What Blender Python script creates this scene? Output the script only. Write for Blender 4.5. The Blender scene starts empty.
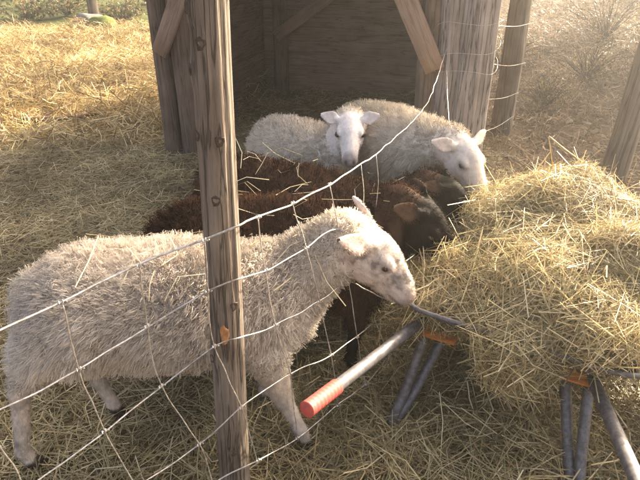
import bpy, math, random
import numpy as np
from mathutils import Vector, Matrix
from mathutils.kdtree import KDTree

# ------------------------------------------------------------------ camera, sky, sun, exposure
SC = bpy.context.scene
COL = SC.collection
CAM_H, PITCH, FOV = 1.6, math.radians(28.0), math.radians(60.0)
SUN_AZ, SUN_EL = math.radians(46.5), math.radians(25.0)     # azimuth measured from +Y towards +X

cam_d = bpy.data.cameras.new('camera')
cam = bpy.data.objects.new('camera', cam_d)
COL.objects.link(cam)
cam.location = (0, 0, CAM_H)
cam.rotation_euler = (math.radians(90) - PITCH, 0, 0)
cam_d.sensor_width = 36
cam_d.angle = FOV
cam_d.clip_start = 0.05
cam_d.clip_end = 500
SC.camera = cam

world = bpy.data.worlds.new('World')
SC.world = world
world.use_nodes = True
wn = world.node_tree
sky = wn.nodes.new('ShaderNodeTexSky')
sky.sky_type = 'NISHITA'
sky.sun_disc = False
sky.sun_elevation = SUN_EL
sky.sun_rotation = SUN_AZ
sky.air_density = 0.45
sky.dust_density = 9.0
sky.ozone_density = 0.0
bg = wn.nodes['Background']
bg.inputs['Strength'].default_value = 0.15
tint = wn.nodes.new('ShaderNodeMixRGB')          # pale dusty sky, evenly warm
tint.blend_type = 'MULTIPLY'
tint.inputs['Fac'].default_value = 1.0
tint.inputs['Color2'].default_value = (1.0, 0.965, 0.87, 1)
wn.links.new(sky.outputs['Color'], tint.inputs['Color1'])
wn.links.new(tint.outputs['Color'], bg.inputs['Color'])

sun_d = bpy.data.lights.new('sun', 'SUN')
sun_d.energy = 4.3
sun_d.angle = math.radians(0.55)
sun_d.color = (1.0, 0.87, 0.65)
sun = bpy.data.objects.new('sun', sun_d)
COL.objects.link(sun)
sdir = Vector((math.sin(SUN_AZ) * math.cos(SUN_EL), math.cos(SUN_AZ) * math.cos(SUN_EL), math.sin(SUN_EL)))
sun.rotation_euler = (-sdir).to_track_quat('-Z', 'Y').to_euler()
sun.location = sdir * 30

SC.view_settings.view_transform = 'Standard'
SC.view_settings.look = 'None'
SC.view_settings.gamma = 1.0
SC.view_settings.use_curve_mapping = False
SC.view_settings.exposure = 2.5
SC.render.engine = 'CYCLES'
SC.cycles.max_bounces = 10
SC.cycles.diffuse_bounces = 6
SC.cycles.glossy_bounces = 2
SC.cycles.transmission_bounces = 5
SC.cycles.transparent_max_bounces = 4
SC.cycles.use_denoising = True

rng = np.random.default_rng(7)
random.seed(7)

# ------------------------------------------------------------------ helpers
FPX = 320.0 / math.tan(FOV / 2)
CP, SP = math.cos(PITCH), math.sin(PITCH)

def ray(px, py):
    x, y = (px - 320) / FPX, (240 - py) / FPX
    return np.array([x, CP + y * SP, -SP + y * CP])

def P(px, py, Y):                     # the place at forward distance Y that the photo shows at this pixel
    d = ray(px, py)
    return np.array([0, 0, CAM_H]) + d * (Y / d[1])

def G(px, py, z=0.0):                 # the place at height z
    d = ray(px, py)
    return np.array([0, 0, CAM_H]) + d * ((z - CAM_H) / d[2])

def unit(v):
    v = np.asarray(v, float)
    return v / (np.linalg.norm(v, axis=-1, keepdims=True) + 1e-12)

def V(*a):
    return np.array(a, float)

def make_mesh(name, verts, quads=None, tris=None, smooth=True, col=None, mat_idx=None):
    me = bpy.data.meshes.new(name)
    verts = np.asarray(verts, np.float32)
    quads = np.zeros((0, 4), np.int32) if quads is None or len(quads) == 0 else np.asarray(quads, np.int32)
    tris = np.zeros((0, 3), np.int32) if tris is None or len(tris) == 0 else np.asarray(tris, np.int32)
    loops = np.concatenate([quads.ravel(), tris.ravel()])
    nq, nt = len(quads), len(tris)
    starts = np.concatenate([np.arange(nq) * 4, nq * 4 + np.arange(nt) * 3]).astype(np.int32)
    me.vertices.add(len(verts))
    me.vertices.foreach_set('co', verts.ravel())
    me.loops.add(len(loops))
    me.loops.foreach_set('vertex_index', loops)
    me.polygons.add(nq + nt)
    me.polygons.foreach_set('loop_start', starts)
    if smooth:
        me.polygons.foreach_set('use_smooth', np.ones(nq + nt, bool))
    if col is not None:
        at = me.color_attributes.new('Col', 'FLOAT_COLOR', 'POINT')
        c = np.ones((len(verts), 4), np.float32)
        c[:, :col.shape[1]] = col
        at.data.foreach_set('color', c.ravel())
    me.update(calc_edges=True)
    return me

WORLD = {}
def link(name, me, mat, parent=None, loc=None):
    o = bpy.data.objects.new(name, me)
    COL.objects.link(o)
    if mat is not None and me is not None and len(me.materials) == 0:
        me.materials.append(mat)
    if parent is not None:
        o.parent = parent
        o.matrix_parent_inverse = WORLD[parent.name].inverted()
    if loc is not None:
        o.location = loc
    WORLD[o.name] = Matrix.Identity(4)
    return o

def empty(name, loc=(0, 0, 0)):
    o = bpy.data.objects.new(name, None)
    COL.objects.link(o)
    o.location = loc
    o.empty_display_size = 0.1
    WORLD[o.name] = Matrix.Translation(loc)
    return o

def tag(o, label=None, cat=None, group=None, kind=None):
    if label: o['label'] = label
    if cat: o['category'] = cat
    if group: o['group'] = group
    if kind: o['kind'] = kind
    return o

# cheap value noise in numpy ------------------------------------------------
_perm = np.random.default_rng(3).random((32, 32, 32))
def noise3(p, s=1.0):
    q = np.asarray(p, float) * s
    i = np.floor(q).astype(int)
    f = q - i
    f = f * f * (3 - 2 * f)
    r = 0
    for dx in (0, 1):
        for dy in (0, 1):
            for dz in (0, 1):
                w = (f[..., 0] if dx else 1 - f[..., 0]) * (f[..., 1] if dy else 1 - f[..., 1]) * (f[..., 2] if dz else 1 - f[..., 2])
                r = r + w * _perm[(i[..., 0] + dx) % 32, (i[..., 1] + dy) % 32, (i[..., 2] + dz) % 32]
    return r * 2 - 1

# tubes ------------------------------------------------------------------------
def catmull(pts, n=6):
    pts = np.asarray(pts, float)
    p = np.vstack([2 * pts[0] - pts[1], pts, 2 * pts[-1] - pts[-2]])
    out = []
    for i in range(1, len(p) - 2):
        t = np.linspace(0, 1, n, endpoint=False)[:, None]
        a, b, c, d = p[i - 1], p[i], p[i + 1], p[i + 2]
        out.append(0.5 * (2 * b + (c - a) * t + (2 * a - 5 * b + 4 * c - d) * t * t + (3 * b - a - 3 * c + d) * t ** 3))
    out.append(pts[-1:])
    return np.vstack(out)

def tube_arrays(pts, r, sides=8, caps=True):
    pts = np.asarray(pts, float)
    n = len(pts)
    r = np.broadcast_to(np.asarray(r, float), (n,))
    t = np.gradient(pts, axis=0)
    t = unit(t)
    ref = V(0, 0, 1) if abs(t[0][2]) < 0.9 else V(1, 0, 0)
    a = unit(np.cross(t[0], ref))
    A = []
    for i in range(n):
        a = unit(a - t[i] * np.dot(a, t[i]))
        A.append(a)
    A = np.array(A)
    B = np.cross(t, A)
    th = np.linspace(0, 2 * math.pi, sides, endpoint=False)
    v = pts[:, None, :] + r[:, None, None] * (np.cos(th)[None, :, None] * A[:, None, :] + np.sin(th)[None, :, None] * B[:, None, :])
    v = v.reshape(-1, 3)
    i, j = np.meshgrid(np.arange(n - 1), np.arange(sides), indexing='ij')
    j2 = (j + 1) % sides
    q = np.stack([i * sides + j, i * sides + j2, (i + 1) * sides + j2, (i + 1) * sides + j], -1).reshape(-1, 4)
    tr = []
    if caps:
        v = np.vstack([v, pts[:1], pts[-1:]])
        c0, c1 = n * sides, n * sides + 1
        for k in range(sides):
            tr.append([c0, (k + 1) % sides, k])
            tr.append([c1, (n - 1) * sides + k, (n - 1) * sides + (k + 1) % sides])
    return v, q, np.array(tr, int).reshape(-1, 3)

class Acc:                              # collects arrays into one mesh
    def __init__(s): s.v, s.q, s.t, s.n = [], [], [], 0
    def add(s, v, q, t):
        s.v.append(v)
        if len(q): s.q.append(np.asarray(q) + s.n)
        if len(t): s.t.append(np.asarray(t) + s.n)
        s.n += len(v)
        return s
    def mesh(s, name, smooth=True):
        return make_mesh(name, np.vstack(s.v), np.vstack(s.q) if s.q else None, np.vstack(s.t) if s.t else None, smooth)

def tube(name, pts, r, mat, parent, sides=8):
    return link(name, make_mesh(name, *tube_arrays(pts, r, sides)), mat, parent)

def frame_obj(name, me, mat, base, zaxis, xhint, parent=None):
    z = unit(zaxis)
    x = unit(np.asarray(xhint, float) - z * np.dot(xhint, z))
    y = np.cross(z, x)
    o = bpy.data.objects.new(name, me)
    COL.objects.link(o)
    if len(me.materials) == 0: me.materials.append(mat)
    M = Matrix(((x[0], y[0], z[0], base[0]), (x[1], y[1], z[1], base[1]), (x[2], y[2], z[2], base[2]), (0, 0, 0, 1)))
    if parent is not None:
        o.parent = parent
        o.matrix_parent_inverse = WORLD[parent.name].inverted()
    WORLD[o.name] = M.copy()
    o.matrix_basis = M
    return o

def plank(name, p0, p1, w, th, face, mat, parent, seed=0, rough=0.004):
    """A sawn board from p0 to p1, w wide, th thick, its broad side facing `face`."""
    p0, p1 = np.asarray(p0, float), np.asarray(p1, float)
    L = np.linalg.norm(p1 - p0)
    n = max(3, int(L / 0.16))
    zs = np.linspace(0, L, n)
    b = 0.12 * min(w, th)
    pr = np.array([(-w/2 + b, -th/2), (w/2 - b, -th/2), (w/2, -th/2 + b), (w/2, th/2 - b), (w/2 - b, th/2), (-w/2 + b, th/2), (-w/2, th/2 - b), (-w/2, -th/2 + b)])
    v = np.zeros((n, 8, 3))
    v[:, :, 0] = pr[None, :, 0]
    v[:, :, 1] = pr[None, :, 1]
    v[:, :, 2] = zs[:, None]
    nz = np.stack([v[..., 0] * 6, v[..., 1] * 6 + seed * 3.7, v[..., 2] * 2.5 + seed], -1)
    v[:, :, 0] += noise3(nz) * rough
    v[:, :, 1] += noise3(nz + 9.3) * rough
    v = v.reshape(-1, 3)
    i, j = np.meshgrid(np.arange(n - 1), np.arange(8), indexing='ij')
    j2 = (j + 1) % 8
    q = np.stack([i * 8 + j, i * 8 + j2, (i + 1) * 8 + j2, (i + 1) * 8 + j], -1).reshape(-1, 4)
    v = np.vstack([v, [[0, 0, 0]], [[0, 0, L]]])
    c0, c1 = n * 8, n * 8 + 1
    t = []
    for k in range(8):
        t.append([c0, (k + 1) % 8, k]); t.append([c1, (n - 1) * 8 + k, (n - 1) * 8 + (k + 1) % 8])
    me = make_mesh(name, v, q, t, smooth=False)
    return frame_obj(name, me, mat, p0, p1 - p0, np.cross(face, p1 - p0), parent)

LOG = {}
def log(name, p0, p1, r0, r1, mat, parent=None, sides=28, lump=0.06, groove=0.03, knots=(), seed=0):
    """A round rough log; knots = (height, angle, radius, bulge)."""
    p0, p1 = np.asarray(p0, float), np.asarray(p1, float)
    L = np.linalg.norm(p1 - p0)
    n = max(6, int(L / 0.025))
    zs = np.linspace(0, L, n)
    th = np.linspace(0, 2 * math.pi, sides, endpoint=False)
    Z, T = np.meshgrid(zs, th, indexing='ij')
    R = r0 + (r1 - r0) * Z / L
    cyl = np.stack([np.cos(T), np.sin(T), Z * 1.2 + seed * 5.1], -1)
    R = R * (1 + lump * noise3(cyl * [1.2, 1.2, 2.2]) + groove * noise3(np.stack([np.cos(T) * 4.5, np.sin(T) * 4.5, Z * 1.1 + seed], -1)))
    for (kz, ka, kr, kb) in knots:
        da = (T - ka + math.pi) % (2 * math.pi) - math.pi
        d = np.sqrt((Z - kz) ** 2 + (da * r0) ** 2) / kr
        R = R + kb * np.exp(-d ** 2 * 1.3) - kb * 0.9 * np.exp(-(d * 2.2) ** 2)
    wob = np.stack([noise3(np.stack([zs * 1.3 + seed, zs * 0 + 2.2, zs * 0], -1)), noise3(np.stack([zs * 1.3 + seed, zs * 0 + 7.7, zs * 0], -1))], -1) * r0 * 0.05
    v = np.stack([R * np.cos(T) + wob[:, None, 0], R * np.sin(T) + wob[:, None, 1], Z], -1).reshape(-1, 3)
    i, j = np.meshgrid(np.arange(n - 1), np.arange(sides), indexing='ij')
    j2 = (j + 1) % sides
    q = np.stack([i * sides + j, i * sides + j2, (i + 1) * sides + j2, (i + 1) * sides + j], -1).reshape(-1, 4)
    v = np.vstack([v, [[0, 0, 0]], [[0, 0, L]]])
    t = []
    for k in range(sides):
        t.append([n * sides, (k + 1) % sides, k]); t.append([n * sides + 1, (n - 1) * sides + k, (n - 1) * sides + (k + 1) % sides])
    me = make_mesh(name, v, q, t)
    LOG['rad'] = lambda z, a: float(np.linalg.norm(v[min(n - 1, int(round(z / L * (n - 1)))) * sides + int(round(a / (2 * math.pi) * sides)) % sides][:2]))
    return frame_obj(name, me, mat, p0, p1 - p0, V(1, 0, 0), parent)

# strands: tapered ribbons with three cross-sections --------------------------------
def ribbons(p0, p1, p2, width, wdir, taper=1.0, point=False):
    """verts / quads / tris of N ribbons through p0,p1,p2. wdir: sideways direction."""
    N = len(p0)
    w = (np.broadcast_to(width, (N,)) * 0.5)[:, None]
    s = wdir * w
    if point:
        v = np.stack([p0 - s, p0 + s, p1 - s * 0.85, p1 + s * 0.85, p2], 1).reshape(-1, 3)
        b = np.arange(N)[:, None] * 5
        return v, b + np.array([[0, 1, 3, 2]]), b + np.array([[2, 3, 4]]), 5
    v = np.stack([p0 - s, p0 + s, p1 - s, p1 + s, p2 - s * taper, p2 + s * taper], 1).reshape(-1, 3)
    b = np.arange(N)[:, None] * 6
    q = np.vstack([b + np.array([[0, 1, 3, 2]]), b + np.array([[2, 3, 5, 4]])])
    return v, q, None, 6

# ------------------------------------------------------------------ materials
def new_mat(name):
    m = bpy.data.materials.new(name)
    m.use_nodes = True
    nt = m.node_tree
    for n in list(nt.nodes): nt.nodes.remove(n)
    out = nt.nodes.new('ShaderNodeOutputMaterial')
    return m, nt, out

def N(nt, t, **kw):
    n = nt.nodes.new('ShaderNode' + t)
    for k, v in kw.items():
        if k.startswith('i_'): n.inputs[k[2:].replace('_', ' ')].default_value = v
        else: setattr(n, k, v)
    return n

def ramp(nt, fac, stops):
    r = nt.nodes.new('ShaderNodeValToRGB')
    el = r.color_ramp.elements
    while len(el) < len(stops): el.new(0.5)
    for e, (p, c) in zip(el, stops):
        e.position = p
        e.color = (*c, 1)
    nt.links.new(fac, r.inputs['Fac'])
    return r.outputs['Color']

def strand_mat(name, rough=0.6, trans=0.25, spec=0.3):
    m, nt, out = new_mat(name)
    a = N(nt, 'Attribute', attribute_name='Col')
    b = N(nt, 'BsdfPrincipled')
    b.inputs['Roughness'].default_value = rough
    b.inputs['Specular IOR Level'].default_value = spec
    t = N(nt, 'BsdfTranslucent')
    mx = N(nt, 'MixShader')
    mx.inputs[0].default_value = trans
    nt.links.new(a.outputs['Color'], b.inputs['Base Color'])
    nt.links.new(a.outputs['Color'], t.inputs['Color'])
    nt.links.new(b.outputs[0], mx.inputs[1])
    nt.links.new(t.outputs[0], mx.inputs[2])
    nt.links.new(mx.outputs[0], out.inputs[0])
    return m

def wood_mat(name, stops, grain=38.0, crack=0.55, bump=0.5, rough=0.85):
    """Weathered wood whose grain runs along the piece's own Z."""
    m, nt, out = new_mat(name)
    tc = N(nt, 'TexCoord')
    oi = N(nt, 'ObjectInfo')
    add = N(nt, 'VectorMath', operation='ADD')
    mul = N(nt, 'VectorMath', operation='SCALE')
    comb = N(nt, 'CombineXYZ')
    for k in range(3): nt.links.new(oi.outputs['Random'], comb.inputs[k])
    mul.inputs['Scale'].default_value = 13.0
    nt.links.new(comb.outputs[0], mul.inputs[0])
    nt.links.new(tc.outputs['Object'], add.inputs[0])
    nt.links.new(mul.outputs[0], add.inputs[1])
    mp = N(nt, 'Mapping')
    mp.inputs['Scale'].default_value = (grain, grain, grain * 0.055)
    nt.links.new(add.outputs[0], mp.inputs['Vector'])
    n1 = N(nt, 'TexNoise'); n1.inputs['Scale'].default_value = 1.0; n1.inputs['Detail'].default_value = 6; n1.inputs['Roughness'].default_value = 0.65; n1.inputs['Distortion'].default_value = 0.4
    nt.links.new(mp.outputs[0], n1.inputs['Vector'])
    n2 = N(nt, 'TexNoise'); n2.inputs['Scale'].default_value = 4.5; n2.inputs['Detail'].default_value = 4
    nt.links.new(add.outputs[0], n2.inputs['Vector'])
    mix = N(nt, 'Math', operation='MULTIPLY_ADD')
    nt.links.new(n2.outputs['Fac'], mix.inputs[0]); mix.inputs[1].default_value = 0.55
    sc = N(nt, 'Math', operation='MULTIPLY'); nt.links.new(n1.outputs['Fac'], sc.inputs[0]); sc.inputs[1].default_value = 0.62
    nt.links.new(sc.outputs[0], mix.inputs[2])
    base = ramp(nt, mix.outputs[0], stops)
    # drying cracks: thin dark lines along the grain
    mp2 = N(nt, 'Mapping'); mp2.inputs['Scale'].default_value = (grain * 0.7, grain * 0.7, grain * 0.03)
    nt.links.new(add.outputs[0], mp2.inputs['Vector'])
    n3 = N(nt, 'TexNoise'); n3.inputs['Scale'].default_value = 1.0; n3.inputs['Detail'].default_value = 3
    nt.links.new(mp2.outputs[0], n3.inputs['Vector'])
    ab = N(nt, 'Math', operation='SUBTRACT'); nt.links.new(n3.outputs['Fac'], ab.inputs[0]); ab.inputs[1].default_value = 0.5
    ab2 = N(nt, 'Math', operation='ABSOLUTE'); nt.links.new(ab.outputs[0], ab2.inputs[0])
    cr = N(nt, 'MapRange'); nt.links.new(ab2.outputs[0], cr.inputs['Value']); cr.inputs['From Min'].default_value = 0.0; cr.inputs['From Max'].default_value = 0.03
    mc = N(nt, 'MixRGB', blend_type='MULTIPLY')
    mc.inputs['Fac'].default_value = crack
    nt.links.new(base, mc.inputs['Color1']); nt.links.new(cr.outputs[0], mc.inputs['Color2'])
    b = N(nt, 'BsdfPrincipled')
    b.inputs['Roughness'].default_value = rough
    b.inputs['Specular IOR Level'].default_value = 0.25
    nt.links.new(mc.outputs[0], b.inputs['Base Color'])
    hs = N(nt, 'Math', operation='MULTIPLY_ADD'); nt.links.new(cr.outputs[0], hs.inputs[0]); hs.inputs[1].default_value = 0.6
    nt.links.new(n1.outputs['Fac'], hs.inputs[2])
    bp = N(nt, 'Bump'); bp.inputs['Strength'].default_value = bump; bp.inputs['Distance'].default_value = 0.006
    nt.links.new(hs.outputs[0], bp.inputs['Height'])
    nt.links.new(bp.outputs[0], b.inputs['Normal'])
    nt.links.new(b.outputs[0], out.inputs[0])
    return m

def plain_mat(name, color, rough=0.5, metal=0.0, spec=0.5, noise=0.0, nscale=40.0, dark=None, bump=0.0):
    m, nt, out = new_mat(name)
    b = N(nt, 'BsdfPrincipled')
    b.inputs['Roughness'].default_value = rough
    b.inputs['Metallic'].default_value = metal
    b.inputs['Specular IOR Level'].default_value = spec
    b.inputs['Base Color'].default_value = (*color, 1)
    if noise > 0 or bump > 0:
        tc = N(nt, 'TexCoord')
        n = N(nt, 'TexNoise'); n.inputs['Scale'].default_value = nscale; n.inputs['Detail'].default_value = 6; n.inputs['Roughness'].default_value = 0.7
        nt.links.new(tc.outputs['Object'], n.inputs['Vector'])
        d = dark if dark else tuple(c * (1 - noise) for c in color)
        c = ramp(nt, n.outputs['Fac'], [(0.38, d), (0.6, color)])
        nt.links.new(c, b.inputs['Base Color'])
        rr = N(nt, 'MapRange'); nt.links.new(n.outputs['Fac'], rr.inputs['Value']); rr.inputs['To Min'].default_value = min(1, rough + 0.25); rr.inputs['To Max'].default_value = max(0.05, rough - 0.1)
        nt.links.new(rr.outputs[0], b.inputs['Roughness'])
        if bump > 0:
            bp = N(nt, 'Bump'); bp.inputs['Strength'].default_value = bump; bp.inputs['Distance'].default_value = 0.004
            nt.links.new(n.outputs['Fac'], bp.inputs['Height']); nt.links.new(bp.outputs[0], b.inputs['Normal'])
    nt.links.new(b.outputs[0], out.inputs[0])
    return m

def skin_mat(name):
    m, nt, out = new_mat(name)
    a = N(nt, 'Attribute', attribute_name='Col')
    tc = N(nt, 'TexCoord')
    n = N(nt, 'TexNoise'); n.inputs['Scale'].default_value = 60; n.inputs['Detail'].default_value = 5
    nt.links.new(tc.outputs['Object'], n.inputs['Vector'])
    mr = N(nt, 'MapRange'); nt.links.new(n.outputs['Fac'], mr.inputs['Value']); mr.inputs['To Min'].default_value = 0.7; mr.inputs['To Max'].default_value = 1.25
    mx = N(nt, 'VectorMath', operation='SCALE'); nt.links.new(a.outputs['Color'], mx.inputs[0]); nt.links.new(mr.outputs[0], mx.inputs['Scale'])
    b = N(nt, 'BsdfPrincipled')
    b.inputs['Roughness'].default_value = 0.75
    b.inputs['Specular IOR Level'].default_value = 0.08
    nt.links.new(mx.outputs[0], b.inputs['Base Color'])
    bp = N(nt, 'Bump'); bp.inputs['Strength'].default_value = 0.35; bp.inputs['Distance'].default_value = 0.003
    nt.links.new(n.outputs['Fac'], bp.inputs['Height']); nt.links.new(bp.outputs[0], b.inputs['Normal'])
    nt.links.new(b.outputs[0], out.inputs[0])
    return m

def ground_mat(name):
    m, nt, out = new_mat(name)
    a = N(nt, 'Attribute', attribute_name='Col')
    tc = N(nt, 'TexCoord')
    mp = N(nt, 'Mapping'); mp.inputs['Scale'].default_value = (1, 1, 1)
    nt.links.new(tc.outputs['Object'], mp.inputs['Vector'])
    n = N(nt, 'TexNoise'); n.inputs['Scale'].default_value = 34; n.inputs['Detail'].default_value = 8; n.inputs['Roughness'].default_value = 0.72; n.inputs['Distortion'].default_value = 1.6
    nt.links.new(mp.outputs[0], n.inputs['Vector'])
    w = N(nt, 'TexNoise'); w.inputs['Scale'].default_value = 2.1; w.inputs['Detail'].default_value = 5
    nt.links.new(mp.outputs[0], w.inputs['Vector'])
    mr = N(nt, 'MapRange'); nt.links.new(n.outputs['Fac'], mr.inputs['Value']); mr.inputs['From Min'].default_value = 0.3; mr.inputs['From Max'].default_value = 0.72; mr.inputs['To Min'].default_value = 0.3; mr.inputs['To Max'].default_value = 1.35
    mr2 = N(nt, 'MapRange'); nt.links.new(w.outputs['Fac'], mr2.inputs['Value']); mr2.inputs['From Min'].default_value = 0.3; mr2.inputs['From Max'].default_value = 0.7; mr2.inputs['To Min'].default_value = 0.65; mr2.inputs['To Max'].default_value = 1.25
    ml = N(nt, 'Math', operation='MULTIPLY'); nt.links.new(mr.outputs[0], ml.inputs[0]); nt.links.new(mr2.outputs[0], ml.inputs[1])
    mx = N(nt, 'VectorMath', operation='SCALE'); nt.links.new(a.outputs['Color'], mx.inputs[0]); nt.links.new(ml.outputs[0], mx.inputs['Scale'])
    b = N(nt, 'BsdfPrincipled'); b.inputs['Roughness'].default_value = 0.95; b.inputs['Specular IOR Level'].default_value = 0.15
    nt.links.new(mx.outputs[0], b.inputs['Base Color'])
    bp = N(nt, 'Bump'); bp.inputs['Strength'].default_value = 0.8; bp.inputs['Distance'].default_value = 0.02
    nt.links.new(n.outputs['Fac'], bp.inputs['Height']); nt.links.new(bp.outputs[0], b.inputs['Normal'])
    nt.links.new(b.outputs[0], out.inputs[0])
    return m

M_STRAW = strand_mat('straw', 0.5, 0.25, 0.4)
M_WOOL = strand_mat('wool', 0.85, 0.4, 0.08)
M_DARKWOOL = strand_mat('dark_wool', 0.9, 0.1, 0.0)
M_LEAF = strand_mat('leaf', 0.55, 0.35, 0.35)
M_SKIN = skin_mat('skin')
M_GROUND = ground_mat('ground')
M_POST = wood_mat('weathered_post_wood', [(0.32, (0.05, 0.038, 0.03)), (0.52, (0.135, 0.106, 0.085)), (0.75, (0.25, 0.21, 0.175))], 80, 0.6, 1.0)
M_GREYLOG = wood_mat('grey_split_wood', [(0.3, (0.13, 0.108, 0.098)), (0.55, (0.27, 0.232, 0.212)), (0.8, (0.42, 0.375, 0.345))], 50, 0.75, 1.0)
M_BROWNWOOD = wood_mat('brown_rough_wood', [(0.3, (0.065, 0.045, 0.033)), (0.55, (0.15, 0.108, 0.08)), (0.8, (0.24, 0.18, 0.135))], 48, 0.6, 0.6)
M_BOARD = wood_mat('brown_board_wood', [(0.3, (0.16, 0.11, 0.077)), (0.55, (0.3, 0.215, 0.155)), (0.8, (0.4, 0.3, 0.22))], 48, 0.6, 0.6)
M_PALEWOOD = wood_mat('pale_sawn_wood', [(0.3, (0.17, 0.115, 0.085)), (0.55, (0.3, 0.21, 0.155)), (0.8, (0.4, 0.3, 0.22))], 60, 0.35, 0.3)
M_BARK = wood_mat('bark', [(0.3, (0.045, 0.034, 0.026)), (0.55, (0.11, 0.085, 0.066)), (0.8, (0.19, 0.155, 0.12))], 26, 0.7, 1.0)
M_KNOT = plain_mat('knot_wood', (0.075, 0.05, 0.038), 0.8, noise=0.6, nscale=180, bump=0.4)
M_CUT = plain_mat('fresh_cut_wood', (0.42, 0.2, 0.08), 0.7, noise=0.5, nscale=70, bump=0.3)
M_WIRE = plain_mat('galvanised_wire', (0.68, 0.66, 0.65), 0.42, metal=0.75, noise=0.5, nscale=60, dark=(0.32, 0.28, 0.25))
M_STEEL = plain_mat('grey_painted_steel', (0.18, 0.172, 0.18), 0.42, metal=0.3, noise=0.45, nscale=50, dark=(0.1, 0.088, 0.085), bump=0.1)
M_ORANGE = plain_mat('orange_painted_steel', (0.8, 0.27, 0.03), 0.45, noise=0.45, nscale=22, dark=(0.45, 0.13, 0.02))
M_RED = plain_mat('red_rubber', (0.55, 0.075, 0.06), 0.55, noise=0.5, nscale=55, dark=(0.32, 0.075, 0.055), bump=0.2)
M_RUBBER = plain_mat('black_rubber', (0.03, 0.03, 0.03), 0.8)
M_EYE = plain_mat('dark_eye', (0.03, 0.018, 0.01), 0.08)
M_HOOF = plain_mat('hoof', (0.07, 0.055, 0.045), 0.6, noise=0.5, nscale=60)
M_ROCK = plain_mat('rock', (0.22, 0.21, 0.19), 0.9, noise=0.6, nscale=9, bump=0.6)
M_MOSS = plain_mat('moss', (0.16, 0.2, 0.03), 0.95, noise=0.6, nscale=30, bump=1.0)
M_ROOF = plain_mat('roof_felt', (0.06, 0.055, 0.05), 0.9, noise=0.4, nscale=12)

# ------------------------------------------------------------------ ground
def gz(x, y):
    x, y = np.asarray(x, float), np.asarray(y, float)
    p = np.stack([x, y, x * 0], -1)
    z = 0.05 * noise3(p, 0.45) + 0.022 * noise3(p, 1.9) + 0.01 * noise3(p, 5.0)
    near = np.clip((np.hypot(x - 0.1, y - 1.8) - 1.3) / 2.5, 0, 1)
    z = z * (0.25 + 0.75 * near)
    bank = np.clip((x - 1.9) / 4.0, 0, 1) * np.clip((y - 3.2) / 3.0, 0, 1)
    z = z + 0.75 * bank ** 1.4
    far = np.clip((y - 11) / 14, 0, 1)
    return z + 1.3 * far ** 1.5

def gcol(x, y):
    """The surface's own colour: hay near the pen, golden dry grass in the clearing, green by the wood, leaf litter on the bank."""
    x, y = np.asarray(x, float), np.asarray(y, float)
    p = np.stack([x, y, x * 0], -1)
    n = noise3(p, 0.7)[..., None]
    hay = V(0.19, 0.145, 0.075); field = V(0.3, 0.215, 0.1); green = V(0.09, 0.1, 0.03); litter = V(0.1, 0.068, 0.043)
    t = np.clip((y - 4.6 + 0.5 * noise3(p, 0.9)) / 1.2, 0, 1)[..., None]
    c = hay * (1 - t) + field * t
    g = np.clip((y - 10.5 + 1.2 * noise3(p, 0.6)) / 2.0, 0, 1)[..., None]
    c = c * (1 - g) + green * g
    b = np.clip((x - 1.3) / 0.8, 0, 1)[..., None] * np.clip((y - 2.8) / 1.5, 0, 1)[..., None]
    c = c * (1 - b) + litter * b
    return c * (1 + 0.22 * n)

def axis(lo, hi, c, n, k=3.0):
    t = np.linspace(-1, 1, n)
    s = np.sinh(k * t) / np.sinh(k)
    return np.where(s < 0, c + (c - lo) * s, c + (hi - c) * s)
gx = axis(-90, 90, 0.0, 241, 4.6)
gy = axis(-40, 160, 3.0, 261, 4.8)
GX, GY = np.meshgrid(gx, gy, indexing='ij')
gv = np.stack([GX, GY, gz(GX, GY)], -1).reshape(-1, 3)
ii, jj = np.meshgrid(np.arange(len(gx) - 1), np.arange(len(gy) - 1), indexing='ij')
nY = len(gy)
gq = np.stack([ii * nY + jj, (ii + 1) * nY + jj, (ii + 1) * nY + jj + 1, ii * nY + jj + 1], -1).reshape(-1, 4)
ground = link('ground', make_mesh('ground', gv, gq, col=gcol(gv[:, 0], gv[:, 1])), M_GROUND)
tag(ground, 'straw-strewn earth of the sheep pen and clearing', kind='structure')

# ------------------------------------------------------------------ straw
STRAW_TONES = np.array([(0.5, 0.395, 0.2), (0.6, 0.5, 0.285), (0.42, 0.325, 0.165), (0.36, 0.305, 0.16), (0.29, 0.265, 0.13), (0.28, 0.2, 0.105), (0.7, 0.6, 0.385)])
LITTER_TONES = np.array([(0.15, 0.095, 0.055), (0.2, 0.135, 0.08), (0.1, 0.065, 0.04), (0.24, 0.17, 0.11), (0.09, 0.09, 0.04), (0.3, 0.23, 0.15)])
FIELD_TONES = np.array([(0.62, 0.47, 0.21), (0.7, 0.57, 0.3), (0.5, 0.36, 0.15), (0.36, 0.23, 0.09), (0.24, 0.2, 0.075), (0.22, 0.14, 0.065), (0.75, 0.62, 0.36)])

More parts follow.
